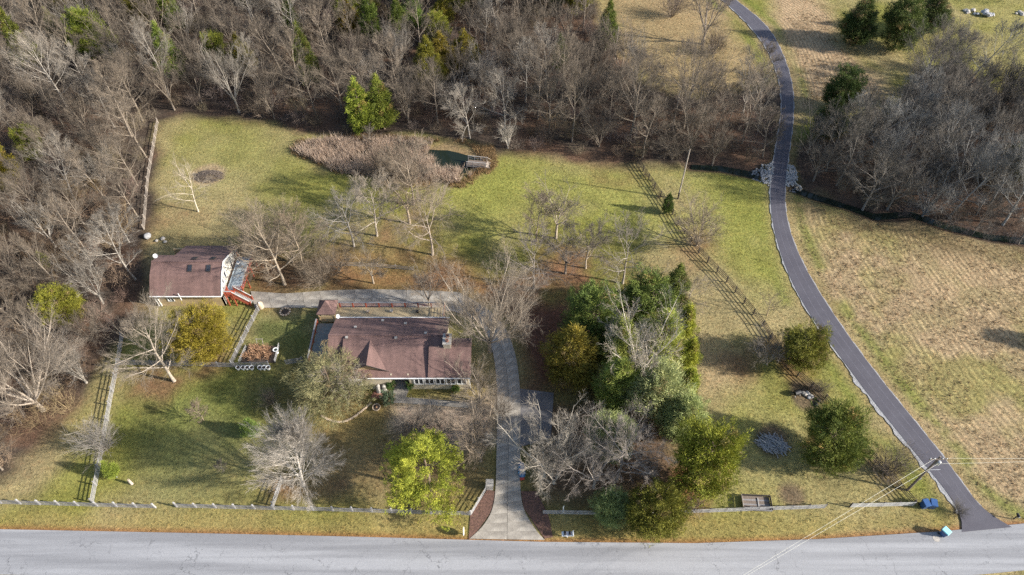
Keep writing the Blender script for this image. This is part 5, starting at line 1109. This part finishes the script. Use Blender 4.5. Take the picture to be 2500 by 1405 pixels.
# tub planter, kerb of stones, garden bed
t = thing('tub_planter', 'large round pale tub with earth on the front lawn', 'planter', at(920, 998)); MB().lathe([(0, .0), (.42, 0), (.55, .42), (.6, .45), (.5, .45), (.46, .36), (0, .34)], 18).build('tub', M['terracotta'], t); MB().lathe([(0, .40), (.47, .37)], 18).build('earth', M['soil'], t); MB().lathe([(.0, .36), (.14, .42), (.1, .55), (0, .6)], 8).build('dead_plant', M['straw'], t)
bd = thing('stone_edging', 'curved edging of small pale stones on the front lawn under the hemlock', 'edging', at(905, 985)); line = even(smooth(pts((905, 985), (885, 1003), (860, 1022), (835, 1032), (805, 1028), (785, 1015)), 2), 34)
rb = []
for k in range(3):
    g2 = random.Random(k); bm = bmesh.new(); bmesh.ops.create_icosphere(bm, subdivisions=1, radius=.2)
    for v in bm.verts: v.co *= 1+g2.uniform(-.2, .2); v.co.z *= .6
    me = bpy.data.meshes.new('stone'); bm.to_mesh(me); bm.free(); me.materials.append(M['terracotta']); rb.append(me)
for k, q_ in enumerate(line): o = put('stone', rb[k % 3], bd, (q_.x-bd.location.x, q_.y-bd.location.y, .04), (0, 0, k*1.7)); o.scale = (1, .8+.4*((k*7) % 5)/5, .8)
gdn = thing('garden_bed', 'raised bed of dried brown stalks fenced by white pickets', 'garden bed', at(630, 878))
MB().box(-2.4, 2.6, -.6, 2.4, -.05, .12).build('soil', M['soil'], gdn)
mb = MB(); g2 = random.Random(8)
for k in range(26):
    c = Vector((g2.uniform(-2.1, 2.2), g2.uniform(-.3, 2.1), .1))
    for j in range(34):
        d = Vector((g2.gauss(0, .5), g2.gauss(0, .5), g2.uniform(.5, 1.2))); mb.tube([c, c+d*.5+Vector((0, 0, .1)), c+d*g2.uniform(.7, 1)], [.02, .018, 0], 3)
tag(mb.build('dried_stalks', M['straw'], gdn), kind='stuff')
pk = MB().hexa([(-.05, -.015, 0), (.05, -.015, 0), (.05, .015, 0), (-.05, .015, 0)], [(-.05, -.015, .8), (.05, -.015, .8), (.05, .015, .8), (-.05, .015, .8)]).poly([(-.05, 0, .8), (.05, 0, .8), (0, 0, .92)]).mesh('picket', M['pale_rail'])
for k in range(16): put('picket', pk, gdn, (2.7, -.6+k*.2, 0), (0, 0, R(90)))
for k in range(14): put('picket', pk, gdn, (-2.55+k*.03, -.7+k*.21, 0), (0, 0, R(80)))
for z in (.25, .65): MB().box(2.72, 2.75, -.65, 2.5, z, z+.07).build('picket_rail', M['pale_rail'], gdn)
for x in (-.6, .3): MB().beam((x, 2.3, 0), (x+.1, 2.7, 1.6), .06).build('trellis_leg', M['pole_pale'], gdn)
MB().beam((-.6, 2.65, 1.5), (.45, 2.65, 1.5), .06).build('trellis_bar', M['pole_pale'], gdn)
for k, x in enumerate((584, 596, 606, 617, 637, 647, 657)):
    p = at(x, 898); t = thing('bucket_planter', 'white bucket planter lined up along the cross fence by the garden bed', 'planter', (p.x, p.y-.25, 0), 0, 'bucket planters along the cross fence'); MB().lathe([(0, 0), (.24, 0), (.33, .5), (.35, .52), (.29, .5), (.25, .42), (0, .42)], 14).build('bucket', M['white'], t); MB().lathe([(0, .45), (.28, .44)], 14).build('earth', M['soil'], t)
t = thing('bird_bath', 'white bird bath at the picket corner of the garden bed', 'bird bath', at(676, 862)); MB().lathe([(0, 0), (.25, 0), (.2, .06), (.08, .15), (.09, .65), (.34, .78), (.4, .86), (.36, .86), (.1, .8), (0, .79)], 14).build('basin', M['white'], t); MB().lathe([(.33, .835), (0, .835)], 14).build('water', M['water'], t)
t = thing('water_tank', 'squat white tank at the top of the diagonal fence', 'tank', at(638, 752)); MB().lathe([(0, 0), (.42, .0), (.45, .1), (.45, 1.0), (.4, 1.15), (.18, 1.25), (0, 1.25)], 16).build('shell', M['terracotta'], t, smooth=True); MB().lathe([(0, 1.25), (.14, 1.25), (.14, 1.33), (0, 1.33)], 10).build('lid', M['white'], t)
t = thing('fire_ring', 'small stone fire ring at the lawn edge of the concrete apron', 'fire ring', at(696, 762)); 
for k in range(11): o = put('stone', rb[k % 3], t, (.75*math.cos(k*.571), .75*math.sin(k*.571), .08), (0, 0, k)); o.scale = (1.1, 1, 1)
MB().lathe([(0, .06), (.55, .03)], 12).build('ashes', M['soil'], t)
p = at(362, 580); rock('boulder', (p.x, p.y, .3), .62, M['rock'], 'whitish boulder at the foot of the meadow-side fence by the garage', 'boulder', 4, .8)
for k, (x, y, r) in enumerate(((398, 584, .4), (404, 592, .3), (383, 589, .28))):
    p = at(x, y); o = rock('rock', (p.x, p.y, .12), r, M['stone'], 'small grey rock on the grass behind the garage', 'rock', 30+k, .6); o['group'] = 'small rocks behind the garage'
# timber box
t = thing('timber_box', 'weathered open timber wagon box behind the roadside fence', 'wagon box', at(1845, 1232), R(-3))
for k in range(9): MB().box(-1.75, 1.75, -.92+k*.206, -.72+k*.206, .32, .37).build('floor_plank', M['pole'] if k % 3 else M['grey_wood'], t)
for z in (.38, .58): 
    for y in (-1.0, .98): MB().box(-1.8, 1.8, y-.03, y+.03, z, z+.18).build('side_board', M['dark_wood'] if y > 0 else M['grey_wood'], t)
    for x in (-1.83, 1.83): MB().box(x-.03, x+.03, -.96, .96, z, z+.18).build('end_board', M['dark_wood'] if x > 0 else M['pole_pale'], t)
MB().box(-1.7, 1.7, -.5, -.35, .1, .31).build('sill', M['dark_wood'], t); MB().box(-1.7, 1.7, .35, .5, .1, .31).build('sill', M['dark_wood'], t); MB().beam((.2, -.7, .4), (.25, .7, .45), .1, .08).build('loose_bar', M['pale_rail'], t); MB().beam((-.9, -.55, .4), (.6, -.7, .42), .14, .05).build('loose_board', M['pale_rail'], t)
for x in (-1.2, 1.2):
    for y in (-.8, .8): MB().cyl((x, y-.06, .17), (x, y+.06, .17), .17, None, 12).build('wheel', M['black'], t)
# log heap
t = thing('log_heap', 'heap of silvery split rails and logs on a scorched patch', 'log heap', at(1885, 1085)); g2 = random.Random(12)
lm = [MB().tube([Vector((-.5, 0, 0)), Vector((0, .03, .02)), Vector((.5, 0, 0))], [r_, r_*1.05, r_*.8], 6) for r_ in (.035, .05, .075)]
for m_ in lm: m_.f += [[5, 4, 3, 2, 1, 0], [12, 13, 14, 15, 16, 17]]
lm = [m_.mesh('log', M['log']) for m_ in lm]
for k in range(130):
    r_ = g2.random()**.6; a = g2.uniform(0, 6.28); x, y = 1.7*r_*math.cos(a), 1.15*r_*math.sin(a); z = .1+.75*(1-r_)*g2.random()
    o = put('log', lm[k % 3], t, (x, y, z), (g2.uniform(-.1, .1), g2.uniform(-.2, .2), R(130)+g2.gauss(0, .5))); o.scale = (g2.uniform(1.0, 2.4), 1, 1)
# cut-brush heap in the meadow, debris by the plank fence
mb = MB(); g2 = random.Random(14)
for k in range(700):
    a = g2.uniform(0, 6.28); r_ = math.sqrt(g2.random()); c = Vector((2.7*r_*math.cos(a), 1.7*r_*math.sin(a), .75*(1-r_*r_)*g2.random())); d = Vector((g2.gauss(.8, .4), g2.gauss(-.3, .3), g2.gauss(.05, .15))); L = g2.uniform(.6, 1.6)
    mb.tube([c-d*L*.5+Vector((0, 0, .05)), c+Vector((0, 0, .1)), c+d*L*.5], [.02, .02, 0], 3)
t = thing('brush_heap', 'oval heap of cut brush beside the dead tree in the meadow', 'brush heap', at(512, 432)); tag(mb.build('cut_branches', M['pole'], t), kind='stuff')
dj = thing('junk_pile', 'pile of dark scrap and stones against the plank fence', 'scrap pile', at(1972, 968), R(-45)); g2 = random.Random(15)
for k in range(16): rock('scrap', (g2.uniform(-1.7, 1.7), g2.uniform(-.5, .5), .1), g2.uniform(.15, .38), M[g2.choice(('stone', 'black', 'soil', 'rock'))], None, None, 50+k, .6, dj)
bx_ = thing('compost_barrel', 'black barrel composter on the meadow beside the scrap pile', 'barrel', at(1944, 964), R(20)); MB().cyl((-.45, 0, .55), (.45, 0, .55), .36, None, 14).build('drum', M['black'], bx_)
for x in (-.4, .4): MB().beam((x, -.35, 0), (x, .0, .55), .05).build('leg', M['grey_metal'], bx_); MB().beam((x, .35, 0), (x, .0, .55), .05).build('leg', M['grey_metal'], bx_)
# rubble on the far meadow
for (px_, py_, sx, lab, sd0) in ((2405, 38, 3.2, 'grey rubble mound on the far meadow', 60), (2362, 30, 2.0, 'low string of brown stones beside the rubble mound', 80), (2492, 34, 1.6, 'pale stones near the shaded far edge of the meadow', 95)):
    t = thing('rubble_mound', lab, 'rubble', at(px_, py_)); g2 = random.Random(sd0)
    for k in range(22 if sx > 3 else 10): rr_ = g2.random(); rock('stone', (sx*g2.uniform(-1, 1)*rr_, .8*g2.uniform(-1, 1), .1+.8*(1-rr_)*(sx > 3)), g2.uniform(.3, .6), M['stone' if sx < 3 else 'log'], None, None, sd0+k, .7, t)
# riprap at the culvert
def riprap(label, poly, n, seed):
    g = random.Random(seed); p0 = at(*poly[0]); t = thing('riprap_bank', label, 'riprap', (p0.x, p0.y, 0)); pg = PX(*poly); xs = [p[0] for p in pg]; ys = [p[1] for p in pg]; c = 0
    ms_ = []
    for k in range(4):
        bm = bmesh.new(); bmesh.ops.create_icosphere(bm, subdivisions=1, radius=.22)
        for v in bm.verts: v.co *= 1+g.uniform(-.25, .25); v.co.z *= .7
        me = bpy.data.meshes.new('stone'); bm.to_mesh(me); bm.free(); me.materials.append(M['rock']); ms_.append(me)
    P_ = np.array([(g.uniform(min(xs), max(xs)), g.uniform(min(ys), max(ys))) for _ in range(n*4)]); P_ = P_[inside(P_[:, 0], P_[:, 1], pg)][:n]
    for x, y in P_: o = put('stone', ms_[g.randrange(4)], t, (x-p0.x, y-p0.y, float(ground_z(x, y))+.08), (g.random(), g.random(), g.random()*6)); s = g.uniform(.6, 1.2); o.scale = (s, s, s)
riprap('white riprap stones on the meadow side of the lane culvert', [(1838, 410), (1890, 395), (1886, 440), (1875, 455), (1840, 432)], 280, 1)
riprap('white riprap stones on the creek side of the lane culvert', [(1922, 402), (1938, 405), (1948, 435), (1946, 462), (1918, 455)], 240, 2)
t = thing('culvert', 'dark concrete culvert mouth under the riprap on the creek side', 'culvert', at(1949, 456), R(25)); MB().lathe([(.6, 0), (.6, .5), (.46, .5), (.46, 0)], 16).build('pipe', M['stone'], t, (0, 0, -.5), rot=(0, R(90), 0)); MB().box(-.15, .0, -1.0, 1.0, .12, .35).build('headwall', M['stone'], t)
# far wood continues beyond the meadow's top right corner
for k, (x, y) in enumerate(((2470, -12), (2520, -6), (2560, 6))):
    plant('woodland_tree', 'wood%d' % k, at(x, y), 'leafless tree shading the far edge of the rubble meadow', 'tree', 1.1, None, (.8, .72, .62), 'trees at the far meadow corner')
